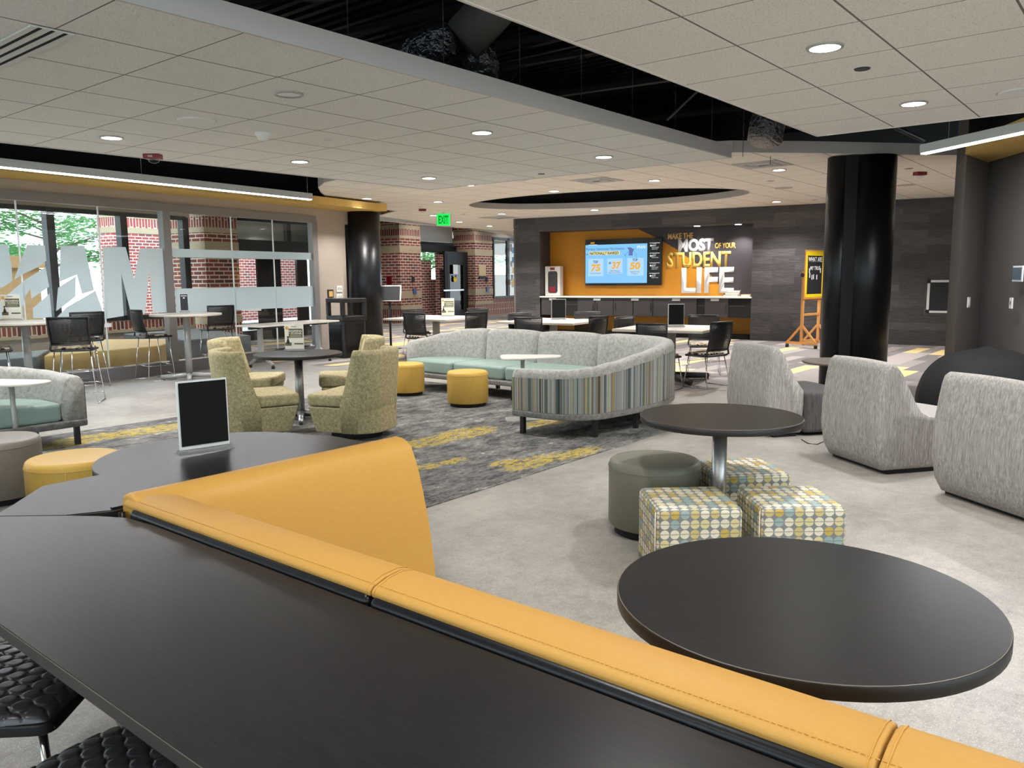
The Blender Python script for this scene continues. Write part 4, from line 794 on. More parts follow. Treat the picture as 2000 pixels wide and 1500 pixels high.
# ---------------------------------------------------------------- quilted stools
def quilted(label, cx, cy, rz, z=.45, s=.235):
    t = thing('quilted_stool', label, 'stool', (cx, cy, 0), rz, 'quilted black stools at the near counter')
    n = 150; vs = []; pitch = .053
    for j in range(n+1):
        for i in range(n+1):
            x_, y_ = (i/n*2-1), (j/n*2-1); a = 1-(abs(x_)**6); b = 1-(abs(y_)**6)
            px, py = x_*s*(1-.06*y_*y_*abs(x_)), y_*s*(1-.06*x_*x_*abs(y_)); fall = .036*((1-max(0, a)**.35)+(1-max(0, b)**.35))
            gx, gy = px/pitch, py/pitch; row = math.floor(gy/.87+.5); fx = (gx+(.5 if row % 2 else 0)); fx -= math.floor(fx+.5); fy = gy-row*.87
            rr = math.hypot(fx, fy); h = .0065*max(0, 1-(rr/.475)**9)**.6 if rr < .475 else (.0042*min(1, (rr-.475)/.06))
            vs.append((px, py, z-min(fall, .05)+h))
    f = [(j*(n+1)+i, j*(n+1)+i+1, (j+1)*(n+1)+i+1, (j+1)*(n+1)+i) for j in range(n) for i in range(n)]
    MB().add(vs, f, True).build('quilted_seat', 'quilted_vinyl', t)
    MB().prism(rpoly([(-s, -s), (s, -s), (s, s), (-s, s)], .05), z-.062, z-.03).build('seat_underside', 'black_vinyl', t, bevel=.006)
    MB().tube([(s*.96, -s*.9, z-.05), (s*.96, s*.9, z-.05)], .004, 6).tube([(-s*.9, -s*.98, z-.05), (s*.9, -s*.98, z-.05)], .004, 6).build('piping', 'black_vinyl', t)
    for a, b in ((1, 1), (1, -1), (-1, 1), (-1, -1)): MB().tube([(a*s*.78, b*s*.78, z-.06), (a*s*.98, b*s*.98, 0)], .0115, 12).build('leg', 'chrome', t)
quilted('quilted black stool at the left picture edge, further from the corner', .745, 2.46, R(45-2)); quilted('quilted black stool cut by the bottom left picture corner', .67, 1.715, R(10))
# ---------------------------------------------------------------- round tables
def round_table(label, x, y, r, z, lam, base='disc', rp=.041, foot=.42, rz=0., edge='dark_edge', px=0, py=0):
    t = thing('round_table', label, 'table', (x, y, 0), rz); rtop(t, r, z, lam, edge=edge)
    MB().cyl((px, py, 0), rp, .01, z-.035, 28).build('pole', 'brushed_steel', t)
    if base == 'disc': MB().lathe([(.26, 0), (.26, .008), (.05, .02)], (px, py, 0), 40).build('base', 'brushed_steel', t)
    else:
        for k in range(4):
            a = R(45+90*k); e = Vector((math.cos(a)*foot, math.sin(a)*foot)); MB().tube([(0, 0, .075), (e.x, e.y, .035)], [.04, .026], 12).build('foot', 'brushed_steel', t); MB().cyl((e.x*.96, e.y*.96, 0), .02, 0, .03, 12).build('glide', 'rubber', t)
    return t
round_table('large dark round table in right foreground beside the yellow booth', 1.955, .665, .458, .74, 'dark_laminate_cross')
round_table('dark round table over the patterned cube stools', 4.19, 1.91, .447, .76, 'dark_laminate_cross')
round_table('dark round table among the four beige swivel chairs', 5.32, 7.38, .475, .74, 'dark_laminate', 'x', .045, .40, R(9))
# ---------------------------------------------------------------- poufs and cubes
def pouf(label, x, y, r, h, mat, rz=0., group=None):
    t = thing('round_pouf', label, 'pouf', (x, y, 0), rz, group); b = .05
    MB().lathe([(r-.012, b), (r, b+.014), (r, h-.045)], (0, 0, 0), 56, cap=False).build('side_cover', mat, t)
    MB().lathe([(r, h-.045), (r-.002, h-.03), (r-.008, h-.014), (r-.02, h-.004), (r-.045, h), (.0001, h+.004)], (0, 0, 0), 56, cap=False).build('top_cushion', mat, t)
    MB().lathe([(r+.002, h-.049), (r+.0035, h-.045), (r+.002, h-.041)], (0, 0, 0), 56, cap=False).build('piping', mat, t); MB().tube([(-r-.0005, 0, b+.01), (-r-.0005, 0, h-.045)], .0022, 5).build('seam', mat, t)
    MB().cyl((0, 0, 0), r*.86, 0, b+.005, 40).build('plinth', 'rubber', t); return t
gp = 'round mustard vinyl poufs'
pouf('mustard round pouf left of the curved sofa, touching its end', 7.33, 7.80, .235, .43, 'mustard_vinyl', YAW, gp)
pouf('mustard round pouf on the rug before the turquoise seats', 7.13, 6.52, .25, .43, 'mustard_vinyl', YAW+R(10), gp)
pouf('mustard round pouf beside the dark counter at left', 2.13, 5.38, .285, .43, 'mustard_vinyl', 1, gp)
pouf('taupe round pouf at the left picture edge', 2.0, 6.38, .29, .45, 'taupe_vinyl', YAW-R(20)); pouf('dark green-grey round pouf behind the patterned cubes', 4.22, 2.34, .275, .45, 'grey_vinyl', YAW+R(60))
def cube(label, x, y, s, h, rz):
    t = thing('cube_stool', label, 'cube stool', (x, y, 0), rz, 'patterned cube stools under the dark round table'); s /= 2
    MB().box(-s, s, -s, s, .03, h).build('upholstered_body', 'circle_fabric', t, bevel=.028, seg=4); MB().box(-s*.9, s*.9, -s*.9, s*.9, 0, .035).build('plinth', 'rubber', t)
    MB().tube([(-s-.001, -s+.02, h-.02), (-s-.001, -s+.02, .04)], .0022, 5).build('seam', 'paper_cream', t)
cube('circle-patterned cube stool nearest the camera, left one', 3.71, 1.855, .435, .405, R(-48)); cube('circle-patterned cube stool right of the table pole', 4.062, 1.458, .43, .40, R(-50)); cube('circle-patterned cube stool furthest, behind the table pole', 4.54, 1.93, .44, .40, R(-45))
# ---------------------------------------------------------------- grey lounge chairs
def lounge(label, x, y, rz, width, mats=('lounge_fabric',), short=False):
    # origin: rear right floor corner; local -x runs along the back to the left, +y is the facing direction
    t = thing('lounge_chair', label, 'lounge chair', (x, y, 0), rz, 'grey armless lounge chairs')
    side = [(.06, .03), (.01, .12), (-.015, .30), (-.01, .50), (.012, .70), (.025, .80), (.038, .845), (.07, .868), (.115, .862), (.142, .83), (.20, .715), (.275, .575), (.335, .49), (.42, .445), (.65, .43), (.92, .42), (.96, .39), (.955, .30), (.93, .12), (.90, .03)]
    if short: side = side[:10]+[(.20, .715), (.275, .575), (.33, .50), (.37, .45), (.375, .30), (.375, .03)]
    rings = []; R0 = .045; es = [0, .004, .012, .024, .045]; xs_ = es+[width*q for q in (.2, .35, .5, .65, .8)]+[width-e for e in es[::-1]]
    for q in xs_:
        e = min(q, width-q); ins = R0*(1-math.sqrt(max(0, 1-(1-min(e, R0)/R0)**2))); k = 1-ins/.42; mid = width/2; ring = []
        for y_, z_ in side:
            bar = 1-.05*((z_-.42)/.42)**2*(1 if z_ > .44 else 1.2)
            ring.append((-mid+(mid-q)*bar, .42+(y_-.42)*k, .40+(z_-.40)*k+(.012*math.sin(math.pi*q/width) if z_ > .35 else 0)))
        rings.append(ring)
    MB().loft(rings).build('body', mats[0], t)
    MB().box(-width+.05, -.05, .1, .34 if short else .86, .0, .035).build('plinth', 'rubber', t); return t
A_ = math.atan2(.79, .61)                      # direction along the back
lr = math.atan2(-.61, .79)-R(90)
lounge('middle grey lounge chair of the three seen from behind', 6.43, 1.62, lr, .78); lounge('grey lounge chair cut by the right picture edge', 5.63, .545, lr, .86); lounge('grey lounge chair furthest left, in front of the black mesh chairs', 7.31, 2.86, lr, .80, short=True)
t = thing('ottoman', 'dark grey ottoman between the left and middle lounge chairs', 'ottoman', (7.31+.79*.665+.61*.40, 2.86-.61*.665+.79*.40, 0), lr)
MB().prism(rpoly([(-.40, -.27), (.40, -.27), (.40, .27), (-.40, .27)], .1), .03, .43).build('cushion', 'lounge_dark', t, bevel=.04, seg=3); MB().box(-.3, .3, -.22, .22, 0, .035).build('plinth', 'rubber', t)
tag(MB().tube([P(1565, 858, .004), P(1578, 866, .004), P(1596, 868, .004), P(1610, 862, .004)], .004, 6).build('power_cord', 'rubber'), 'thin black cord on the floor by the middle lounge chair', 'cord')
# ---------------------------------------------------------------- curved modular sofa
def sofa(label, pts, hs, cuts, seats, legs, foot, group=None, inner='chenille', outm='striped_fabric', band='band_velvet', legm='black_plastic', tk=.17, capm=None):
    c = Vector(pts[0])*0+Vector((sum(p[0] for p in pts)/len(pts), sum(p[1] for p in pts)/len(pts))); t = thing('curved_sofa', label, 'sofa', (c.x, c.y, 0), 0, group)
    P_ = [Vector(p)-c for p in pts]
    # resample smoothly (Catmull-Rom)
    S, Hh, K = [], [], []
    for i in range(len(P_)-1):
        p0, p1, p2, p3 = P_[max(i-1, 0)], P_[i], P_[i+1], P_[min(i+2, len(P_)-1)]; n = 6
        for k in range(n+(1 if i == len(P_)-2 else 0)):
            u = k/n; S.append(.5*((2*p1)+(p2-p0)*u+(2*p0-5*p1+4*p2-p3)*u*u+(3*p1-p0-3*p2+p3)*u**3)); Hh.append(hs[i]*(1-sstep(0, 1, u))+hs[i+1]*sstep(0, 1, u)); K.append(i+u)
    T = [(S[min(i+1, len(S)-1)]-S[max(i-1, 0)]).normalized() for i in range(len(S))]; Nn = [Vector((-q.y, q.x)) for q in T]
    arc = [0]
    for i in range(1, len(S)): arc.append(arc[-1]+(S[i]-S[i-1]).length)
    segs = [0]+cuts+[len(pts)-1]
    for a, b in zip(segs[:-1], segs[1:]):
        idx = [i for i in range(len(S)) if a-1e-6 <= K[i] <= b+1e-6]; rings, prow, uvp = [], [], []
        for n_, i in enumerate(idx):
            e = min(n_, len(idx)-1-n_); sq = [.965, .99, 1.][min(e, 2)]; h = Hh[i]; o = S[i]; nn = Nn[i]; tt = T[i]*(.008 if n_ == 0 else (-.008 if n_ == len(idx)-1 else 0))
            prof = [(0, .24), (0, (h-.09)), (.005, h-.045), (.025, h-.012), (.06, h), (.105, h-.004), (.14, h-.022), (.165, h-.06), (tk+.01, h-.13), (tk+.035, .46), (tk+.04, .30), (tk+.02, .24)]
            rings.append([(o.x+tt.x+nn.x*d*(sq if d < .06 else 1), o.y+tt.y+nn.y*d, (z_-.24)*(sq if z_ > .5 else 1)+.24) for d, z_ in prof])
            for z_ in (.25, h-.085): prow.append((o.x+tt.x-nn.x*.006, o.y+tt.y-nn.y*.006, z_)); uvp.append((arc[i], z_))
        MB().loft(rings).build('backrest', inner, t)
        k = len(idx); MB().add(prow, [(2*j, 2*j+1, 2*j+3, 2*j+2)[::-1] for j in range(k-1)], True, uvp).build('outer_panel', outm, t)
    fp = [(p[0]-c.x, p[1]-c.y) for p in foot]; MB().prism([(q.x-n_.x*.012, q.y-n_.y*.012) for q, n_ in zip(S, Nn)]+fp, .185, .25).build('base_band', band, t, bevel=.018, seg=3)
    for s_ in seats: MB().prism(rpoly([(p[0]-c.x, p[1]-c.y) for p in s_], .05, 3), .25, .425).build('seat_cushion', 'turquoise_vinyl', t, bevel=.05, seg=4)
    for lx, ly in legs: MB().box(lx-.022-c.x, lx+.022-c.x, ly-.022-c.y, ly+.022-c.y, 0, .19).build('leg', legm, t)
    return t
sofa('long curved grey sofa with turquoise seats and striped outer back', [(6.08, 4.97), (6.08, 4.62), (6.14, 4.34), (6.33, 4.15), (6.62, 4.07), (7.05, 4.03), (7.47, 4.05), (7.93, 4.17), (8.3, 4.45), (8.54, 4.9), (8.62, 5.5), (8.62, 6.45), (8.62, 7.35), (8.6, 7.8), (8.48, 8.18), (8.25, 8.4), (7.95, 8.46)],
     [.655, .66, .67, .69, .72, .77, .815, .84, .845, .84, .84, .84, .84, .82, .75, .69, .65], [6, 10, 11, 12],
     [[(6.28, 4.96), (7.33, 4.96), (7.45, 4.22), (6.9, 4.20), (6.5, 4.26), (6.32, 4.42)], [(7.36, 4.98), (7.62, 5.15), (7.72, 5.5), (8.42, 5.47), (8.36, 4.98), (8.12, 4.55), (7.8, 4.32), (7.49, 4.23)], [(7.72, 5.52), (7.72, 6.44), (8.44, 6.44), (8.43, 5.5)], [(7.72, 6.46), (7.73, 7.34), (8.44, 7.34), (8.44, 6.46)], [(7.73, 7.36), (7.77, 8.27), (8.1, 8.27), (8.32, 8.05), (8.43, 7.75), (8.44, 7.36)]],
     [(6.14, 4.88), (6.40, 4.20), (7.03, 4.12), (7.03, 4.86), (7.74, 6.3), (7.72, 7.2), (8.5, 7.2), (8.5, 5.6), (7.9, 8.3)], [(7.74, 8.46), (7.70, 7.3), (7.68, 6.3), (7.66, 5.5), (7.55, 5.2), (7.3, 5.02), (6.9, 4.99)])
sofa('curved sofa end with turquoise seat at the left picture edge', [(3.26, 7.88), (3.27, 8.2), (3.2, 8.55), (2.98, 8.82), (2.6, 8.93), (2.1, 8.95), (1.0, 8.95)], [.665, .67, .69, .72, .77, .82, .84], [5], [[(3.06, 7.9), (2.1, 7.9), (2.1, 8.76), (2.7, 8.74), (2.95, 8.6), (3.06, 8.35)], [(2.08, 7.9), (1.0, 7.9), (1.0, 8.76), (2.08, 8.76)]],
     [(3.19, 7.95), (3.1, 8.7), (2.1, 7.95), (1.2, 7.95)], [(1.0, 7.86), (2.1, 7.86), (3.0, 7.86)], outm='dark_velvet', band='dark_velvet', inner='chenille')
sofa('striped sofa end barely visible at the lower left picture edge', [(1.52, 5.62), (1.55, 5.42), (1.52, 5.2), (1.35, 5.03), (1.0, 4.98), (.3, 4.98)][::-1], [.66, .66, .66, .65, .65, .65], [], [[(.3, 5.2), (1.2, 5.2), (1.35, 5.35), (1.35, 5.6), (.3, 5.6)]], [(1.4, 5.2)], [(1.5, 5.9), (.3, 5.9)])
# tray tables
def tray(label, x, y, z, tri, pole, base, rz=0., mat='white_laminate'):
    t = thing('side_table', label, 'side table', (x, y, 0), rz); MB().prism(rpoly(tri, .16, 8), z-.022, z).build('tabletop', mat, t, bevel=.006, seg=2)
    MB().tube([(pole[0], pole[1], .01), (pole[0], pole[1], z-.02)], .022, 16).build('pole', 'silver_paint', t); MB().prism(rpoly([(base[0]+a, base[1]+b) for a, b in ((-.2, -.17), (.24, -.05), (.24, .05), (-.2, .17))], .12, 8), 0, .012).build('base', 'silver_paint', t, bevel=.003); return t
tray('white tray table reaching over the long curved sofa seats', 6.79, 5.32, .70, [(-.30, -.26), (.36, -.10), (.36, .10), (-.30, .26)], (-.06, -.01), (-.05, .02), YAW-R(90)+R(3))
tray('white tray table at the left picture edge before the small sofa', 2.62, 8.0, .66, [(-.45, -.30), (.40, -.14), (.40, .14), (-.45, .30)], (.10, -.04), (.1, 0), YAW-R(90))
# ---------------------------------------------------------------- beige swivel chairs
def swivel():
    t = thing('swivel_chair', 'beige', 'armchair', (0, 0, 0), 0, 'beige tweed swivel chairs'); W, D0, Db = .345, .34, -.37
    def plan(k=0., n=28):                      # from the front right round the back to the front left
        pts = [(W-k, -.02)]
        for i in range(n+1):
            a = math.pi*i/n; c_, s_ = math.cos(a), math.sin(a); e = .72
            pts.append(((W-k)*math.copysign(abs(c_)**e, c_), -.06-(abs(Db)-.06-k)*abs(s_)**e))
        return pts+[(-W+k, -.02)]
    o_, i_ = plan(0), plan(.105); rings = []
    for p, q in zip(o_, i_):
        y_ = min(p[1], -.02); h = .36+(.87-.36)*sstep(-.03, -.11, y_) if y_ > -.11 else .87
        lean = max(0, (h-.4))*-.10; d = Vector((q[0]-p[0], q[1]-p[1]))
        rings.append([(p[0]*.94, p[1]*.90, .07), (p[0], p[1], .34), (p[0], p[1]+lean*.8, max(h-.05, .345)), (p[0]+d.x*.12, p[1]+d.y*.12+lean, max(h-.012, .35)), (p[0]+d.x*.5, p[1]+d.y*.5+lean, h), (p[0]+d.x*.88, p[1]+d.y*.88+lean, max(h-.012, .35)), (q[0], q[1]+lean*.8, max(h-.05, .345)), (q[0], q[1], .34), (q[0]*.9, q[1]*.85, .07)])
    MB().loft(rings).build('backrest', 'beige_tweed', t)
    MB().loft([[(x_*.94*.99, (y_ if y_ < 0 else y_*.78), .07) for x_, y_ in _D(W, D0, Db)], [(x_*.99, y_*.99, .32) for x_, y_ in _D(W, D0, Db)]]).build('body', 'beige_tweed', t, smooth=False, bevel=.012)
    MB().prism([(x_, y_) for x_, y_ in rpoly([(-W+.0, -.0), (-W+.01, D0+.02), (W-.01, D0+.02), (W, 0), (W-.11, -.24), (-W+.11, -.24)][::-1], .06, 4)], .325, .44).build('seat_cushion', 'beige_tweed', t, bevel=.03, seg=3)
    MB().tube([(.13, Db*.905, .08), (.13, Db-.003, .34), (.13, Db-.004, .5)], .0025, 5).build('seam', 'beige_tweed', t); MB().cyl((0, 0, 0), .25, 0, .075, 32).build('swivel_base', 'rubber', t); return t
def _D(W, D0, Db):
    pts = [(-W, D0), (-W, -.05)]
    for i in range(17):
        a = math.pi+math.pi*i/16; c_, s_ = math.cos(a), math.sin(a); pts.append((W*math.copysign(abs(c_)**.72, c_), -.06-(abs(Db)-.06)*abs(s_)**.72))
    return pts+[(W, -.05), (W, D0)]
sw = swivel(); gs = 'beige tweed swivel chairs'
def sw_at(o, x, y, hd, label): o.location = (x, y, .007); o.rotation_euler = (0, 0, R(hd-90)); o['label'] = label
sw_at(sw, 5.10, 6.16, 110, 'beige swivel chair nearest the camera on the right, back turned')
for x, y, hd, lb in ((4.47, 6.93, -22, 'beige swivel chair nearest the camera on the left, back turned'), (5.22, 8.22, -48, 'beige swivel chair behind the table, left side'), (6.04, 7.38, 142, 'beige swivel chair behind the table, right side')): dup(sw, (x, y, .007), R(hd-90), lb, gs)
# ---------------------------------------------------------------- black mesh-back chairs
def mesh_chair(h, kind, label, group, perf=True, wd=.235):
    t = thing(kind, label, 'chair', (0, 0, 0), 0, group)
    # seat (front is +y)
    MB().prism(rpoly([(-wd, -.2), (wd, -.2), (wd+.005, .22), (-wd-.005, .22)], .07, 5), h-.03, h-.002).build('seat', 'black_plastic', t, bevel=.012, seg=2)
    MB().prism(rpoly([(-wd+.03, -.16), (wd-.03, -.16), (wd-.025, .19), (-wd+.025, .19)], .06, 5), h-.004, h+.022).build('seat_pad', 'pattern_cushion', t, bevel=.01, seg=2)
    nx, nz = 12, 8; v = []; uv = []; hb = .34 if h > .6 else .39
    for j in range(nz+1):
        for i in range(nx+1):
            a = i/nx*2-1; b = j/nz; w_ = wd*(1.0-.06*(1-b)); y_ = -.235-.055*b+.055*a*a-.02*math.sin(b*math.pi)
            v.append((a*w_, y_, h+.06+b*hb)); uv.append((a*w_, b*hb))
    hb = hb
    f = [(j*(nx+1)+i, j*(nx+1)+i+1, (j+1)*(nx+1)+i+1, (j+1)*(nx+1)+i) for j in range(nz) for i in range(nx)]
    o = MB().add(v, f, True, uv).build('backrest', 'perforated_mesh' if perf else 'black_plastic', t)
    s_ = o.modifiers.new('s', 'SOLIDIFY'); s_.thickness = .006
    edge = [v[j*(nx+1)] for j in range(nz+1)]+[v[nz*(nx+1)+i] for i in range(1, nx+1)]+[v[j*(nx+1)+nx] for j in range(nz-1, -1, -1)]
    MB().tube([Vector(p)+Vector((0, -.002, 0)) for p in edge], .011, 8).tube([v[i] for i in range(nx+1)], .010, 8).build('back_frame', 'black_plastic', t)
    for sx in (-1, 1): MB().tube([(sx*(wd-.01), -.15, h-.02), (sx*(wd+.0), -.19, h+.0), (sx*(wd-.01), -.185, h+.07)], .014, 8).build('back_post', 'black_plastic', t)
    r = .0065
    for sx in (-1, 1):
        x0, x1 = sx*(wd-.03), sx*(wd+.015 if h < .6 else wd+.03)
        MB().tube([(x0, .15, h-.03), (x1, .2, .008)], r, 8).build('leg', 'chrome', t); MB().tube([(x0, -.14, h-.03), (x1, -.22, .008)], r, 8).build('leg', 'chrome', t)
        MB().tube([(x1, -.22, .008), (x1, .2, .008)], r, 8).build('runner', 'chrome', t)
    zb = .24 if h > .6 else .30
    k = 1-zb/h; a0, a1 = wd-.03+.05*k, wd-.03+.05*k; rl = MB()
    fy, by = .15+.05*k, -.14-.08*k
    if h > .6: rl.tube([(-a0, fy, zb), (a0, fy, zb), (a0, by, zb), (-a0, by, zb), (-a0, fy, zb)], r, 8).tube([(-a0-.02, fy+.02, .1), (a0+.02, fy+.02, .1)], r*.8, 8)
    else:
        rl.tube([(-a0, fy, h-.1), (a0, fy, h-.1)], r*.7, 6); MB().tube([(-a0, by, h-.1), (a0, by, h-.1)], r*.7, 6).build('rear_rail', 'chrome', t)
    rl.build('foot_rail' if h > .6 else 'cross_rail', 'chrome', t); return t
def put(o, loc, hd, label): o.location = loc; o.rotation_euler = (0, 0, hd-R(90)); o['label'] = label
gb = 'black mesh bar stools along the glass partition'; bs = mesh_chair(.70, 'bar_stool', 'x', gb); bs['category'] = 'bar stool'
def at(u, v, z): q = P(u, v, z); return (q.x, q.y, 0)
C0 = YAW                                        # camera heading
def bt(u, v, hd, o, lb):
    h_ = C0+R(hd); q = P(u, v, 1.09); loc = (q.x+math.cos(h_)*.26, q.y+math.sin(h_)*.26, 0)
    if o is None: put(bs, loc, h_, lb)
    else: dup(bs, loc, h_-R(90), lb, gb)
bt(131, 622, 15, None, 'black mesh bar stool facing the glass, nearest at the left white bar table')
for u, v, hd, lb in ((171, 611.5, 50, 'black bar stool right of the left white bar table, seen from its side'), (262, 607, -44, 'black bar stool left of the white bar table with the dark poster sign'), (432, 598.5, 42, 'black bar stool right of the white bar table with the dark poster sign')): bt(u, v, hd, 1, lb)
dup(bs, at(-14, 682, .70), C0-R(60)-R(90), 'black bar stool cut off at the left picture edge', gb)
# bar tables
def bar_table(label, x, y, r, z, rz=0):
    t = thing('bar_table', label, 'table', (x, y, 0), rz); MB().lathe([(r-.003, z-.03), (r, z-.027), (r, z-.003), (r-.003, z)], (0, 0, 0), 64).build('tabletop', 'white_laminate', t)
    MB().lathe([(r+.0005, z-.028), (r+.0012, z-.026), (r+.0012, z-.004), (r+.0005, z-.002)], (0, 0, 0), 64, cap=False).build('edge_band', 'grey_edge', t); MB().cyl((0, 0, 0), .05, .05, z-.03, 28).build('pole', 'silver_paint', t)
    for k in range(4): a = R(90*k); e = Vector((math.cos(a), math.sin(a)))*.42; MB().tube([(0, 0, .07), (e.x, e.y, .045)], [.04, .036], 12).build('foot', 'silver_paint', t); MB().cyl((e.x*.9, e.y*.9, 0), .02, 0, .02, 10).build('glide', 'rubber', t)
    return t
h1 = at(363, 612.5, 1.03); bar_table('white round bar table with the dark poster sign by the glass', h1[0], h1[1], .53, 1.03, YAW+R(20))
h2 = at(48, 628, 1.03); bar_table('white round bar table with the cream sign at the left edge', h2[0], h2[1], .53, 1.03, YAW+R(20))
q = P(361, 609.5, 1.03); tent('narrow dark poster sign on the white bar table by the glass', (q.x, q.y, 1.03), YAW-R(90), .135, .30, 'poster')
q = P(24, 625, 1.03); tent('cream ROARING sign on the white bar table at the left edge', (q.x, q.y, 1.03), YAW-R(90)+R(4), .26, .35, 'roar')
q = P(576, 685, .74); tent('cream ROARING sign on dark round table among beige chairs', (q.x, q.y, .741), YAW-R(90)-R(6), .225, .30, 'roar')
# square white tables (building axes)
def sq_table(label, cx, cy, s, z, rz):
    t = thing('square_table', label, 'table', (cx, cy, 0), rz); s /= 2
    MB().box(-s, s, -s, s, z-.035, z-.001).build('edge_band', 'grey_edge', t, bevel=.003); MB().box(-s+.001, s-.001, -s+.001, s-.001, z-.002, z).build('tabletop', 'white_laminate', t)
    MB().cyl((0, 0, 0), .07, .05, z-.035, 28).build('pole', 'silver_paint', t)
    for k in range(4): a = R(45+90*k); e = Vector((math.cos(a), math.sin(a)))*.62; MB().tube([(0, 0, .085), (e.x, e.y, .05)], [.05, .04], 12).build('foot', 'pipe_black', t); MB().cyl((e.x*.97, e.y*.97, 0), .03, 0, .035, 12).build('caster', 'rubber', t)
    return t
ZT = .79
def quad_center(qs):
    v = [P(u, w_, ZT) for u, w_ in qs]; c = (v[0]+v[1]+v[2]+v[3])/4 if len(v) == 4 else sum(v, Vector())/len(v); return c
tc = {}
for nm, qs, sgn, sz, lb in (('a', [(781, 623), (874, 628.5), (919, 616.4), (832, 612.5)], None, 1.45, 'white square table with the ROARING sign, leftmost of three'), ('b', [(1000, 631), (1112, 634.5), (1157, 621.5), (1052, 618)], None, 1.45, 'middle white square table in front of the media wall'), ('c', [(1206, 641), (1356, 649), (1412, 637.5), (1276, 631.5)], None, 1.33, 'white square table nearest the lounge chairs, rightmost of three')):
    c = quad_center(qs); tc[nm] = c; sq_table(lb, c.x, c.y, sz, ZT, TH)
q = P(874+1, 617.5, ZT); tent('cream ROARING sign on the leftmost white square table', (q.x, q.y, ZT), YAW-R(90), .26, .36, 'roar', lean=0)
q = P(1091, 624.5, ZT); tent('white-framed black sign on the middle white square table', (q.x, q.y, ZT), YAW-R(90), .26, .37, 'black'); q = P(1320, 638.5, ZT); tent('white-framed black sign on the rightmost white square table', (q.x, q.y, ZT), YAW-R(90), .245, .345, 'black')
gc = 'black mesh chairs at the white square tables'; mc = mesh_chair(.46, 'mesh_chair', 'x', gc)
def chair_at(u, v, hd, lb, first=False):
    h_ = C0+R(hd); q = P(u, v, .90); loc = Vector((q.x+math.cos(h_)*.27, q.y+math.sin(h_)*.27, 0)); loc.z = .004 if loc.dot(BU) > 10.75 else 0
    if first: put(mc, loc, h_, lb)
    else: dup(mc, loc, h_-R(90), lb, gc)
chair_at(1270, 634, -40, 'black mesh chair at the near left of rightmost white square table', True)
for u, v, hd, lb in ((1413, 631, 38, 'black mesh chair at the near right of the rightmost square table'), (1374, 617.5, 170, 'black mesh chair behind the rightmost square table, facing camera'), (1216, 621.5, -138, 'black mesh chair at far left of the rightmost square table'),
                     (1030, 622.5, -25, 'black mesh chair at near left of the middle square table'), (1013, 613, -150, 'black mesh chair far left of the middle square table'), (1172, 619.5, 45, 'black mesh chair at the right of the middle square table'), (1148, 611, 168, 'black mesh chair behind the middle square table, facing camera'),
                     (807, 613.5, -28, 'black mesh chair at the near left of the leftmost square table'), (806, 605.5, -155, 'black mesh chair at far left of the leftmost square table'), (932, 611.5, 35, 'black mesh chair at the near right of the leftmost square table'), (934, 604, 155, 'black mesh chair at far right of the leftmost square table')): chair_at(u, v, hd, lb)
# flip table behind the round table
a, b = onT(505, 620, 11.0), onT(655, 611, 11.2)
t = thing('folding_table', 'narrow white folding table with grey Y legs by the trash can', 'table', tuple(B(10.75, 10.78)), TH)
MB().box(-1.0, 1.0, -.3, .3, .735, .765).build('tabletop', 'white_laminate', t, bevel=.004); MB().box(-.95, .95, -.04, .04, .69, .735).build('beam', 'pipe_black', t)
for sx in (-.72, .72):
    MB().bar((sx, 0, .70), (sx, 0, .22), .05, .09, (0, 1, 0)).build('leg', 'silver_paint', t)
    for sy in (-1, 1): MB().bar((sx, 0, .26), (sx, sy*.28, .06), .045, .045).build('foot', 'silver_paint', t); MB().cyl((sx, sy*.28, 0), .03, 0, .05, 12).build('caster', 'rubber', t)
# trash can
t = thing('trash_can', 'black two-section trash can before the black pillar', 'trash can', tuple(B(12.3, 10.78, .004)), YAW-R(45))
MB().prism(rpoly([(-.27, -.27), (.27, -.27), (.27, .27), (-.27, .27)], .05), 0, .72).build('body', 'black_plastic', t, bevel=.01)
hd = MB().box(-.29, .29, -.29, .29, .72, .82).box(-.29, .29, -.29, .29, 1.08, 1.16)
for a_ in (-1, 1):
    for b_ in (-1, 1): hd.box(min(a_*.29, a_*.21), max(a_*.29, a_*.21), min(b_*.29, b_*.21), max(b_*.29, b_*.21), .82, 1.08)
hd.build('hood', 'black_plastic', t, bevel=.012)
for pb in ((-.21, .21, -.282, -.268), (-.282, -.268, -.21, .21)): MB().box(*pb, .08, .66).build('door_panel', 'black_gloss', t, bevel=.004)
# sign stand
t = thing('sign_stand', 'black pedestal sign stand with angled silver-framed board', 'sign stand', (12.05, 13.3, .004), YAW-R(90))
MB().lathe([(.24, 0), (.24, .01), (.05, .03)], (0, 0, 0), 32).build('base', 'black_plastic', t); MB().cyl((0, 0, 0), .025, .02, 1.12, 14).build('pole', 'black_plastic', t)
b_ = MB(); rm = Matrix.Rotation(R(-28), 3, 'X') @ Matrix.Rotation(R(0), 3, 'Y'); rm2 = Matrix.Rotation(R(-62), 3, 'X'); rm = Matrix.Rotation(R(-25), 3, 'X')
b_.obox((0, -.03, 1.22), .24, .008, .17, rm).obox((-.25, -.03, 1.22), .012, .014, .185, rm).obox((.25, -.03, 1.22), .012, .014, .185, rm).obox((0, -.03+math.sin(R(25))*.175, 1.22+math.cos(R(25))*.175), .26, .014, .012, rm).obox((0, -.03-math.sin(R(25))*.175, 1.22-math.cos(R(25))*.175), .26, .014, .012, rm)
b_.build('board_frame', 'silver_paint', t); MB().obox((0, -.043, 1.215), .235, .006, .165, rm).build('board_panel', 'board_black', t)
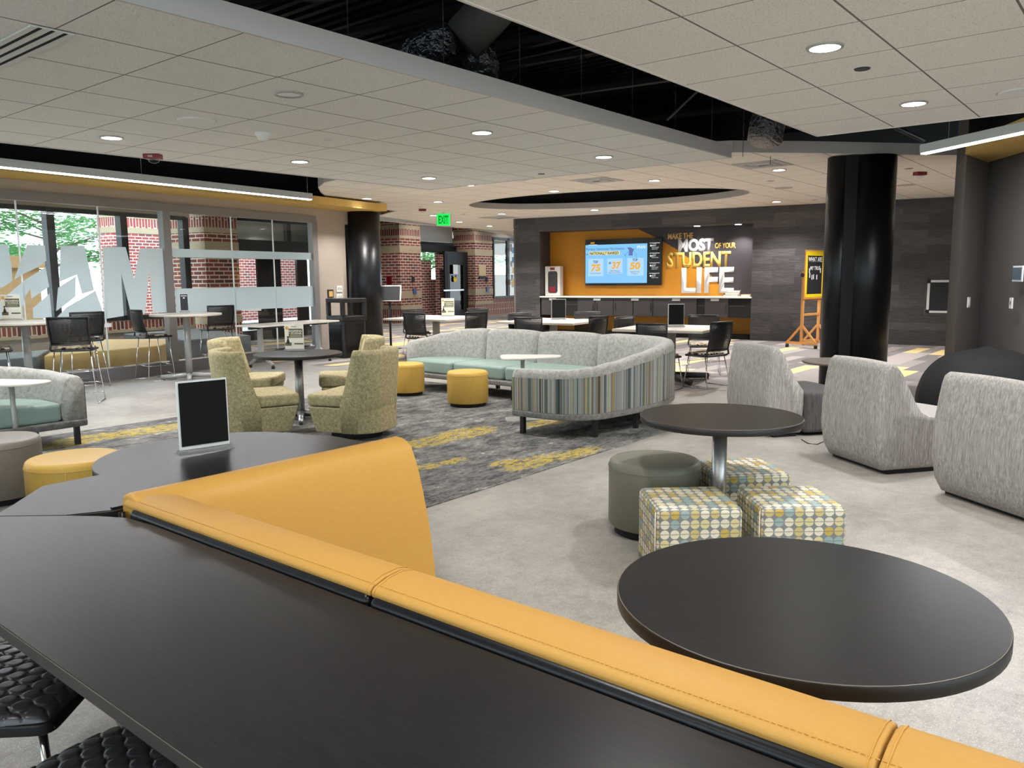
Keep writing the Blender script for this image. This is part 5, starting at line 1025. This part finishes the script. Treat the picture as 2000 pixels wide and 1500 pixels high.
# wall plates on the cream wall
for u, v, w_, h_, mt, nm, lb, ct in ((645, 573.5, .085, .085, 'cabinet_dark', 'room_panel', 'small dark-framed picture panel left of switch plates', 'panel'), (662, 564, .085, .065, 'white_plastic', 'switch_plate', 'upper white four-gang switch plate above the trash can', 'switch'), (662, 580, .085, .065, 'white_plastic', 'switch_plate', 'lower white four-gang switch plate above the trash can', 'switch')):
    s_, z_ = onT(u, v, T0); t = thing(nm, lb, ct, tuple(B(s_, T0-.001, z_)), TH); MB().box(-w_, w_, -.016, 0, -h_, h_).build('plate', mt, t, bevel=.003)
    if nm == 'switch_plate': [MB().box(x_-.008, x_+.008, -.022, -.015, -.03, .03).build('rocker', 'grey_edge', t) for x_ in (-.055, -.018, .018, .055)]
    else: MB().box(-.055, .055, -.022, -.015, -.06, .05).build('picture', 'letter_tan', t)
# ---------------------------------------------------------------- media wall contents (wall faces -s)
RW = TH-R(90)                                   # local x points to -t, local -y... faces the camera
def wp(t_, z_, s_=S0): return tuple(B(s_, t_, z_))
tv = thing('television', 'large wall-mounted screen showing the NATIONALLY RANKED slide', 'television', wp(7.995, 1.31, S0+RD-.10), RW)
W_, H_ = 2.14, 1.21
MB().box(-W_/2, W_/2, -.0, .07, 0, H_).build('case', 'black_gloss', tv, bevel=.005)
def sx(u): return -W_/2+W_*(u-505)/(1112-505)          # crop pixels -> screen metres
def sz(v): return H_*(1-(v-347)/(716-347))
def sbox(n, m_, u0, u1, v0, v1, d=.004): return MB().box(sx(u0), sx(u1), -d, -d+.002, sz(v1), sz(v0)).build(n, m_, tv)
sbox('slide', 'screen_blue', 508, 1002, 388, 697, .002); sbox('slide_card', 'screen_pale', 532, 655, 500, 640); sbox('slide_card', 'screen_pale', 688, 810, 500, 622); sbox('slide_card', 'screen_pale', 848, 975, 500, 640); sbox('headline_band', 'screen_cream', 540, 788, 442, 470)
def stext(n, s, m_, u0, u1, v0, v1, off=.01, sh=0.): fit_text(n, s, m_, tv, sx(u0), sx(u1), sz(v1), sz(v0), lambda a, b: (a, -.008, b), 0, .001, off, sh)
stext('subtitle', 'Purdue University Northwest', 'screen_text', 516, 824, 412, 438, -.008); stext('headline_is', 'is', 'screen_text', 516, 530, 455, 470, 0); stext('headline', 'NATIONALLY RANKED:', 'screen_text', 543, 783, 445, 468, .03, .2)
stext('figure_caption', 'TOP', 'screen_text', 572, 612, 515, 537, .02); stext('figure', '75', 'screen_orange', 556, 632, 545, 603, .04, .1); stext('figure_caption', '#', 'screen_text', 700, 718, 527, 545, .02); stext('figure', '37', 'screen_orange', 724, 798, 527, 585, .04, .1); stext('figure_caption', 'TOP', 'screen_text', 888, 930, 505, 525, .02); stext('figure', '50', 'screen_orange', 868, 950, 533, 590, .04, .1)
stext('figure_note', 'Nursing Programs', 'screen_text', 547, 640, 612, 624, 0); stext('figure_note', 'Public Midwest', 'screen_text', 707, 790, 594, 605, 0); stext('figure_note', 'Regional University', 'screen_text', 698, 800, 609, 620, 0); stext('figure_note', 'Engineering', 'screen_text', 875, 945, 603, 614, 0); stext('figure_note', 'Programs', 'screen_text', 882, 935, 618, 629, 0)
stext('logo', 'PNW', 'screen_white', 925, 992, 404, 428, .0); stext('logo', 'PNW', 'screen_orange', 550, 585, 366, 381, .03, .3); sbox('logo_underline', 'screen_white', 532, 605, 386, 389)
MB().add([(sx(u), -.006, sz(v)) for u, v in ((862, 440), (845, 418), (870, 415), (895, 430), (905, 418), (890, 455), (890, 480), (858, 480))], [tuple(range(8))[::-1]]).build('slide_emblem', 'screen_purple', tv); l_ = MB()
for (u0, v0, u1, v1) in ((825, 480, 860, 445), (895, 445, 925, 478), (828, 465, 838, 495), (905, 470, 925, 500)): l_.bar((sx(u0), -.006, sz(v0)), (sx(u1), -.006, sz(v1)), .003, .008, (0, 1, 0))
l_.build('emblem_line', 'screen_text', tv)
for vv in (385, 464, 540, 620):
    sbox('sidebar_rule', 'screen_white', 1020, 1098, vv, vv+3); stext('sidebar_day', 'Friday', 'screen_white', 1046, 1072, vv+7, vv+13, .0); stext('sidebar_temp', '80 / 61 F', 'screen_white', 1040, 1068, vv+17, vv+27, .02); MB().cyl((0, 0, 0), .022, 0, .002, 12).build('weather_icon', 'screen_white', tv, loc=(sx(1030), -.004, sz(vv+22))).rotation_euler = (R(90), 0, 0)
    stext('sidebar_note', 'Partly cloudy', 'screen_white', 1038, 1090, vv+32, vv+40, .0); 
    if vv in (385, 540): stext('sidebar_note', 'chance of rain', 'screen_white', 1038, 1082, vv+44, vv+51, .0)
# mural dark field and lettering
T1m = S0+RD-.006
def rt(u, v):                                     # photo pixel -> (t, z) on the recessed wall
    return onS(u, v, S0+RD)
pts = [rt(*q) for q in ((1243, 441), (1306, 464), (1345, 490), (1386, 535), (1405, 561), (1423, 578), (1480, 578), (1480, 425), (1243, 425))]
pts2 = [(4.50, 1.03), (5.30, 1.03)]+[rt(1405, 556), rt(1380, 528), rt(1322, 487), rt(1278, 462), rt(1243, 446)]+[(rt(1243, 446)[0]+.1, 2.78), (4.50, 2.78)]
mu = MB(); n = len(pts2); mu.add([(T1m, a, b) for a, b in pts2]+[(T1m+.005, a, b) for a, b in pts2], [tuple(range(n)), tuple(range(n, 2*n))[::-1]])
mo = bobj(mu, 'wall_mural', 'mural_dark'); tag(mo, 'dark diagonal painted field behind the wall lettering', 'mural')
lt = thing('wall_lettering', 'raised MAKE THE MOST OF YOUR STUDENT LIFE lettering right of screen', 'lettering', wp(6.0, 0, T1m-.002), RW)
def wtext(s, m_, u0, u1, v0, v1, off=.03, nm='word'):
    ta, za = rt(u0, v0); tb, zb = rt(u1, v1); fit_text(nm, s, m_, lt, 6.0-ta, 6.0-tb, zb, za, lambda a, b: (a, 0, b), 0, .008, off)
wtext('MAKE THE', 'letter_tan', 1305, 1354, 456, 466, .02); wtext('MOST', 'letter_white', 1325, 1394, 467, 491, .05); wtext('OF YOUR', 'letter_gold', 1397, 1437, 474.5, 484.5); wtext('STUDENT', 'letter_gold', 1303, 1427, 493, 521.5, .03); wtext('LIFE', 'letter_white', 1331.5, 1433, 523, 572.5, .03)
# counter and cabinets
ct = thing('media_counter', 'long dark wall cabinet with white countertop under the screen', 'cabinet', wp(7.33, 0, S0), RW)
MB().box(-2.82, 2.83, -.06, RD-.01, 1.0, 1.035).build('countertop', 'white_laminate', ct, bevel=.004); MB().box(-2.80, 2.80, .02, RD-.01, .53, 1.0).build('carcass', 'cabinet_black', ct)
for x0, x1, nm in ((-2.80, -2.18, 'drawer'), (-1.72, -1.22, 'door'), (-1.21, -.70, 'door'), (-.69, -.16, 'door'), (-.15, .37, 'door'), (.38, 1.0, 'drawer'), (1.0, 1.5, 'door'), (1.70, 2.28, 'door')):
    d = MB().box(x0+.005, x1-.005, .0, .02, .535, .995).build(nm, 'cabinet_dark', ct)
    if nm == 'door': e = x1-.05 if int(x0*10) % 2 else x0+.05; MB().bar((e, -.02, .66), (e, -.02, .86), .012, .012).build('handle', 'black_plastic', d)
for x_ in (-2.45, -1.15, -.10, .98, 1.95): MB().box(x_-.1, x_+.1, -.02, .0, .93, .985).build('label_holder', 'silver_light', ct)
for x0, x1 in ((-2.16, -1.74), (1.52, 1.68), (2.30, 2.66)): MB().box(x0, x1, .01, .03, .80, .82).build('shelf', 'cabinet_dark', ct)
struct(bobj(MB().box(S0+.15, S0+RD, 4.52, 10.17, 0, .1), 'baseboard_back', 'black_matte'))
aed = thing('emergency_cabinet', 'white emergency cabinet with a red top label on the counter end', 'cabinet', tuple(B(S0+.28, 9.93, 1.035)), RW)
MB().box(-.23, .23, 0, .2, 0, .80).build('case', 'white_paint', aed, bevel=.012); MB().prism([(a, b) for a, b in rpoly([(-.13, .08), (.15, .08), (.15, .67), (-.13, .67)], .07, 5)], 0, .01).build('window', 'poster_dark', aed, loc=(0, -.001, 0)).rotation_euler = (R(90), 0, 0)
MB().box(-.07, .07, -.006, 0, .70, .77).build('label', 'strobe_red', aed); MB().box(-.09, .1, -.018, -.011, .10, .25).build('red_bag', 'strobe_red', aed)
for k, (u, v, lb) in enumerate(((1414, 576, 'white book lowest in the stack on the counter'), (1414, 572, 'cream book second in the stack on the counter'), (1416, 568.5, 'white book on top of the stack on the counter'))):
    t = thing('book', lb, 'book', tuple(B(S0+.2, 5.03-.02*k, 1.035+.05*k)), RW+R(6*k), 'books stacked on the white counter'); MB().box(-.17+.01*k, .17-.01*k, -.1, .1, 0, .045).build('pages', 'paper_white' if k != 1 else 'paper_cream', t); MB().box(-.172, .172, -.102, .102, .04, .047).build('cover', 'grey_edge', t)
t = thing('book', 'single cream book at the right end of counter', 'book', tuple(B(S0+.2, 4.66, 1.035)), RW+R(-5)); MB().box(-.12, .12, -.1, .1, 0, .05).build('pages', 'paper_cream', t); MB().box(-.122, .122, -.102, .102, .05, .056).build('cover', 'letter_tan', t)
for t_, lb in ((5.92, 'downlight in the recess above the MOST lettering'), (4.92, 'downlight in the recess at its right end')):
    q = B(S0+.2, t_, 2.757); dl = downlight(lb, q.x, q.y, 2.757, True, .08, 150, 'downlights in the media wall recess')
# ---------------------------------------------------------------- easel, board, right wall devices
ez = P(1567, 677); rz = math.atan2(-.2, 1)
t = thing('easel', 'light wood rolling easel holding a yellow-edged chalkboard', 'easel', (17.36, 5.92, .004), R(-11))
for sx_ in (-.33, .33):
    MB().bar((sx_, 0, .10), (sx_, 0, 1.62), .05, .05, (0, 1, 0)).build('upright', 'orange_wood', t); MB().bar((sx_, -.36, .10), (sx_, .36, .10), .05, .05).build('foot', 'orange_wood', t)
    for sy in (-1, 1): MB().bar((sx_, sy*.32, .12), (sx_, sy*.02, .46), .04, .04).build('brace', 'orange_wood', t); MB().cyl((sx_, sy*.33, 0), .035, 0, .07, 12).build('caster', 'rubber', t)
MB().bar((-.33, 0, .70), (.33, 0, .70), .035, .05).build('rail', 'orange_wood', t); MB().bar((-.33, 0, .14), (.33, 0, .14), .03, .05).build('rail', 'orange_wood', t)
MB().lathe([(.04, -.02), (.04, .02)], (0, 0, 0), 14).build('knob', 'black_plastic', t, loc=(-.37, 0, 1.53)).rotation_euler = (0, R(90), 0)
MB().bar((-.33, .01, 1.02), (.33, .01, 1.02), .04, .04).build('board_ledge', 'orange_wood', t)
cb = thing('chalkboard', 'black board with yellow scalloped border and white writing', 'chalkboard', (17.36, 5.92, 1.04), R(-11))
MB().box(-.37, .37, -.05, -.03, 0, 1.02).build('frame', 'orange_wood', cb); MB().box(-.345, .345, -.056, -.05, .03, .99).build('border', 'trim_yellow', cb); MB().box(-.29, .29, -.060, -.056, .10, .90).build('writing_panel', 'board_black', cb)
fit_text('writing', 'WHAT ARE', 'letter_white', cb, -.27, .27, .77, .87, lambda a, b: (a, -.061, b), 0, .001, .02); fit_text('writing', 'MY TRUE', 'letter_white', cb, -.19, .2, .60, .68, lambda a, b: (a, -.061, b), 0, .001, .02)
for x0, z0 in ((-.2, .5), (-.11, .46), (-.05, .47), (.08, .46), (.22, .6), (-.22, .6)): MB().box(x0-.015, x0+.015, -.0615, -.06, z0-.06, z0+.04).build('writing', 'letter_white', cb)
q = wthing('framed_board', 'silver-framed black notice board on the wood wall at right', 'notice board', S0-.03, onS(1809, 585, S0)[0]-.37, onS(1809, 611, S0)[1], RW)
MB().box(-.36, .36, -.0, .03, 0, .70).build('frame', 'silver_light', q, bevel=.006); MB().box(-.31, .31, -.006, .0, .05, .65).build('panel', 'board_black', q)
for a_, b_ in ((-.33, .03), (-.33, .67)): MB().box(a_-.04, a_+.03, -.008, .031, b_-.04, b_+.04).build('corner_cap', 'rubber', q)
def on_face(p, q, u, v):                           # hit of a view ray with the vertical plane through p, q
    d = ray(u, v); n_ = Vector((-(q[1]-p[1]), q[0]-p[0], 0)); k = (n_.x*p[0]+n_.y*p[1])/n_.dot(d); return Vector((0, 0, H))+d*k
f2, f3 = (c1, c2), (c2, (5.0, -1.35))
def plate(nm, lb, ct_, face, u, v, w_, h_, mt, extra=None):
    h = on_face(face[0], face[1], u, v); dx, dy = face[1][0]-face[0][0], face[1][1]-face[0][1]; a = math.atan2(dy, dx)
    nrm = Vector((math.sin(a), -math.cos(a))); 
    if nrm.dot(-h.xy) < 0: a += math.pi; nrm = -nrm
    t = thing(nm, lb, ct_, (h.x+nrm.x*.001, h.y+nrm.y*.001, h.z), a); MB().box(-w_, w_, -.014, 0, -h_, h_).build('plate', mt, t, bevel=.003)
    if extra: extra(t)
    return t
plate('light_switch', 'white light switch on the narrow grey wall face', 'switch', f2, 1890.5, 590.5, .045, .062, 'white_plastic', lambda t: MB().box(-.02, .02, -.022, -.013, -.04, .04).build('rocker', 'silver_light', t))
plate('thermostat', 'white wall plate with small keyhole at the right', 'thermostat', f3, 1976.5, 592, .041, .06, 'white_plastic', lambda t: (MB().box(-.006, .006, -.018, -.013, -.02, .02).build('keyhole', 'rubber', t)))
plate('wall_display', 'white framed blue-grey panel at the right picture edge', 'display', f3, 1990, 534.5, .135, .085, 'white_plastic', lambda t: MB().box(-.115, .115, -.02, -.013, -.065, .065).build('glass_face', 'blue_panel', t))
# bean bag, far stool, low table
t = thing('bean_bag', 'large black bean bag behind the right lounge chair', 'bean bag', (9.32, 1.40, 0), -.5)
bb = MB(); rr = random.Random(3); n1, n2 = 48, 24; rings = []
for j in range(n2+1):
    ph = j/n2*math.pi/2*1.28-.28*math.pi/2; f = max(0, (math.sin(ph)+.43)/1.43); z_ = .78*f
    k = max(.02, math.cos(ph)**.8)
    rings.append([((.68+.03*math.sin(9*a+f*4)*f)*k*math.cos(a), (.58+.03*math.sin(7*a)*f)*k*math.sin(a), z_*(1+.05*math.cos(a-.5))-.03*f*math.exp(-((k-.3)/.2)**2)) for a in [2*math.pi*i/n1 for i in range(n1)]])
bb.loft(rings).build('cover', 'bean_cloth', t)
q = P(1760, 772); pouf_ = thing('cube_stool', 'small mustard cube stool between the middle lounge chair and bean bag', 'cube stool', (10.55, 2.72, 0), .2); MB().box(-.22, .22, -.22, .22, .03, .33).build('upholstered_body', 'mustard_vinyl', pouf_, bevel=.02, seg=3); MB().box(-.17, .17, -.17, .17, 0, .035).build('plinth', 'rubber', pouf_)
q = P(1578, 708, .55); t = thing('coffee_table', 'small brown low table behind the middle lounge chair', 'table', (q.x+.33, q.y-.25, 0), 0); MB().lathe([(.4, .53), (.41, .535), (.41, .55), (.4, .555)], (0, 0, 0), 40).build('tabletop', 'wood_low', t); MB().cyl((0, 0, 0), .03, .01, .53, 14).build('pole', 'pipe_black', t); MB().cyl((0, 0, 0), .2, 0, .012, 24).build('base', 'pipe_black', t)
